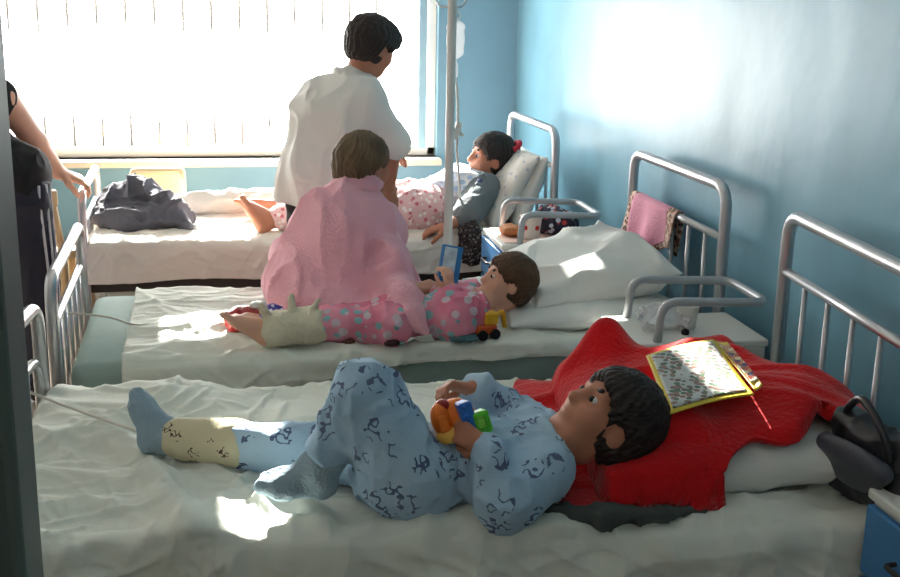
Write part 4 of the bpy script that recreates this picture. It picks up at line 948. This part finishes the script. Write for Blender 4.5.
# drip stand
def drip():
    x, y = .785, 4.12
    t = thing('drip_stand', 'white drip stand between the middle and far beds', 'drip stand', (x, y, 0))
    M_pole = mat('ivory_pole', hexc(222, 220, 216), rough=.4)
    MB().tube([(0, 0, .06), (0, 0, 1.60)], .0165, 14).build('outer_pole', M_pole, t); MB().tube([(0, 0, 1.55), (0, 0, 2.05)], .0125, 12).build('inner_pole', M_pole, t)
    MB().lathe([(.022, 0), (.024, .01), (.024, .04), (.018, .05)], (0, 0, 1.58), 16).build('collar', M_dark, t)
    for k in range(5):
        a = k*2*math.pi/5+.3; l = MB().tube(arc_path([(0, 0, .075), (.14*math.cos(a), .14*math.sin(a), .07), (.25*math.cos(a), .25*math.sin(a), .045)], .05), .012, 8).build('leg', M_grey, t)
        MB().lathe([(.010, 0), (.022, .008), (.022, .030), (.010, .038)], (.25*math.cos(a), .25*math.sin(a), 0), 10).build('castor', M_black, l)
    for s in (-1, 1):
        MB().tube(spline([(0, 0, 1.505), (s*.035, .02, 1.50), (s*.055, .03, 1.525), (s*.05, .03, 1.55)]), .004, 8).build('hook', M_metal, t)
    p = at(456, 18, 4.15); b = thing('drip_bag', 'clear drip bag with a tube running down to the girl', 'drip bag', tuple(p))
    g = SDF(); g.ell((0, 0, -.075), (.034, .018, .072), k=.01).cone((-.018, 0, -.03), (.018, 0, -.03), .016, .016, .01).cone((-.016, 0, -.12), (.016, 0, -.12), .015, .015, .01)
    link('bag', g.mesh('bag', .004), M_ivbag, b)
    MB().tube(spline([(0, 0, -.012), (-.014, 0, .008), (0, .0, .026), (.014, 0, .008), (0, 0, -.012)]), .003, 6).build('hanger', M_white, b)
    MB().lathe([(.004, -.215), (.011, -.205), (.011, -.165), (.007, -.155), (.006, -.14)], (0, 0, 0), 14).build('drip_chamber', M_ivbag, b)
    pts = [p+V(0, 0, -.21)]+[at(457, 90, 4.20), at(458, 125, 4.28), at(457, 150, 4.4), at(459, 178, 4.75), V(.97, 4.83, .685)]
    tb = sub(MB().tube(spline([tuple(q) for q in pts], 10), .0048, 8).build('drip_tube', M_white, b), b)
    c = at(457, 131, 4.29); cl = MB(); cl.box((-.012, -.008, -.034), (.012, .008, .034), .003, Matrix.Rotation(.25, 3, 'Y')); cl.box((-.032, -.005, -.006), (.032, .005, .006), .002, Matrix.Rotation(.6, 3, 'Y'))
    o = cl.build('tube_clamp', M_white, b); o.location = tuple(c-p)
drip()

# seats by the far bed's foot
def chair(label, x, y, rz, m, zs, zb, w=.38, padded=False, name='wooden_chair'):
    t = thing(name, label, 'chair', (x, y, 0), rz)
    for sx in (-1, 1):
        MB().tube([(sx*(w/2-.02), -w/2+.02, 0), (sx*(w/2-.02), -w/2+.02, zs)], .017, 8).build('leg', m, t)
        MB().tube([(sx*(w/2-.02), w/2-.02, 0), (sx*(w/2-.02), w/2-.02, zs), (sx*(w/2-.02), w/2+.02, zb)], .017, 8).build('leg', m, t)
    MB().box((-w/2, -w/2, zs-.01), (w/2, w/2, zs+.025), .01).build('seat', m, t)
    if padded: MB().box((-w/2, w/2-.035, zs+.06), (w/2, w/2+.035, zb+.02), .03).build('backrest', m, t)
    else:
        MB().box((-w/2, w/2-.005, zb-.06), (w/2, w/2+.035, zb+.015), .012).build('backrest', m, t); MB().box((-w/2+.02, w/2+.0, (zs+zb)/2-.03), (w/2-.02, w/2+.025, (zs+zb)/2+.02), .006).build('back_slat', m, t)
    return t
chair('low wooden chair seen past the footboard of the far bed', -.715, 5.12, 2.3, mat('pale_worn_wood', hexc(176, 152, 116), rough=.6, var=.15, vscale=12, stretch=(1, 1, .2)), .42, .70, .17)
chair('beige padded chair between the far bed and the window, behind the jacket', -.345, 5.72, math.pi, mat('beige_upholstery', hexc(206, 186, 146), rough=.9, var=.05), .43, .70, .26, True, 'padded_chair')

# black bag by the nearest headboard
def bag():
    c = bl2w('near', .87, -.37, .545)
    t = thing('shoulder_bag', 'black leather bag leaning on the nearest headboard, behind the red blanket', 'bag', tuple(c)); t.rotation_euler = (0, -.15, .25)
    s = SDF(); s.cone((0, -.10, .055), (0, .08, .055), .052, .052, .03).cone((.01, -.08, .13), (.01, .06, .15), .042, .040, .03); M_l = mat('black_leather', hexc(36, 36, 42), rough=.35, spec=.5)
    link('bag_body', s.mesh('bag_body', .005, wrinkle(.010, 14, 121), half((0, 0, .004), (0, 0, -1))), M_l, t)
    MB().tube(spline([(-.03, -.09, .14), (-.03, -.07, .20), (-.01, 0, .235), (.0, .05, .20), (0, .07, .16)]), .008, 8).build('strap', M_l, t)
    s = SDF(); s.cone((-.045, -.09, .12), (-.045, .07, .13), .018, .018, .01).ell((-.050, -.01, .105), (.014, .085, .05)); link('flap', s.mesh('flap', .005), mat('grey_leather', hexc(74, 76, 86), rough=.35), t)
bag()

# ------------------------------------------------------------------ small things on the middle bed
def red_toy():
    c = at(255, 311, 3.40); c[2] = .545
    t = thing('toy_pouch', 'red pouch with a white cap lying behind the bandaged foot', 'toy', tuple(c)); t.rotation_euler = (0, 0, .15)
    s = SDF(); s.cone((-.055, 0, .034), (.055, .01, .034), .034, .034, .02).ell((-.02, .0, .045), (.07, .05, .03)); link('pouch_body', s.mesh('pouch_body', .004, wrinkle(.006, 20, 131), half((0, 0, .003), (0, 0, -1))), mat('toy_red', hexc(200, 20, 36), rough=.5), t)
    MB().lathe([(.024, 0), (.027, .006), (.022, .016), (.010, .020)], (.01, 0, .070), 16).build('cap', M_white, t)
red_toy()
o = lump('ribbon_toy', 'blue and purple crumpled ribbon toy beside the red pouch', 'toy', lambda s: s.ell(tuple(at(272, 314, 3.33)+V(0, 0, .0)), (.030, .03, .028)), spots('purple_ribbon', hexc(92, 84, 170), [hexc(220, 214, 236), hexc(56, 50, 120)], 60, .35), .004, wrinkle(.016, 40, 133))
def toy_digger():
    c = at(486, 333, 3.205); c[2] = .555
    t = thing('toy_digger', 'yellow and orange plastic toy by the elbow of the boy in pink', 'toy', tuple(c)); t.rotation_euler = (0, 0, .3); t.scale = (1.25,)*3
    Y_, O_ = mat('toy_plastic_yellow', hexc(232, 176, 40), rough=.4), mat('toy_plastic_orange', hexc(214, 96, 40), rough=.4)
    MB().box((-.030, -.018, .012), (.022, .018, .034), .005).build('chassis', O_, t); MB().box((-.008, -.016, .034), (.026, .016, .064), .005).build('cabin', Y_, t)
    for x in (-.020, .014):
        for y in (-.02, .02): MB().lathe([(.012, -.005), (.013, 0), (.012, .005)], (x, y, .0125), 14, (0, 1, 0)).build('wheel', M_black, t)
    MB().tube(arc_path([(.02, 0, .05), (.045, 0, .062), (.052, 0, .02)], .01), .006, 8).build('boom', Y_, t)
toy_digger()
def small(name, label, cat, px, Y, z, r, m, seed):
    c = at(*px, Y); c[2] = z+r[2]*.7
    lump(name, label, cat, lambda s: s.ell(tuple(c), r), m, .003, wrinkle(.004, 60, seed))
small('toy_boat', 'flat teal toy lying beside the yellow and orange toy', 'toy', (464, 342), 3.172, .557, (.045, .020, .012), mat('toy_teal', hexc(70, 110, 116), rough=.5), 141)
small('toy_piece', 'small dark toy piece at the edge of the white sheet', 'toy', (350, 345), 3.195, .556, (.016, .010, .008), mat('toy_brown', hexc(96, 56, 44), rough=.5), 143)
small('toy_figure', 'small dark red toy below the seated robe hem', 'toy', (392, 345), 3.160, .557, (.024, .012, .009), mat('toy_maroon', hexc(70, 40, 44), rough=.5), 145)
def tissue():
    n = 24; g, h = np.meshgrid(np.linspace(-1, 1, n), np.linspace(-1, 1, n), indexing='ij'); c = at(418, 338, 3.160)
    X = c[0]+.045*g+.01*h; Y = c[1]+.02*h; Z = .556+.022*(1-h)*.5*(1+.5*g)+.03*np.clip(.5-np.abs(g+.4), 0, 1)*(.5+.5*h)+.008*folds(X*4, Y*4, .5, 3, 4, 151)
    i, j = np.meshgrid(np.arange(n-1), np.arange(n-1), indexing='ij'); q = np.stack([i*n+j, (i+1)*n+j, (i+1)*n+j+1, i*n+j+1], -1).reshape(-1, 4)
    o = link('paper_tissue', raw_mesh('paper_tissue', np.stack([X, Y, Z], -1).reshape(-1, 3), q), M_white); md = o.modifiers.new('thickness', 'SOLIDIFY'); md.thickness = .0015
    tag(o, 'crumpled white tissue leaning against the pink robe', 'tissue')
tissue()
# cords from the footboards
def cord(label, pts, r=.0035):
    tag(MB().tube(spline(pts, 8), r, 8).build('traction_cord', mat('white_cord', hexc(214, 210, 200), rough=.8)), label, 'cord')
cord('white cord from the nearest footboard to the plaster cast', [tuple(bl2w('near', -.985, .22, .62)), tuple(bl2w('near', -.88, .17, .595)), tuple(bl2w('near', -.74, .055, .590)), (-.15, 2.372, .607)])
cord('white cord running from the middle footboard onto the white sheet', [tuple(bl2w('mid', -.985, -.08, .60)), tuple(bl2w('mid', -.86, -.09, .585)), tuple(bl2w('mid', -.78, -.095, .558)), tuple(bl2w('mid', -.70, -.10, .556))])
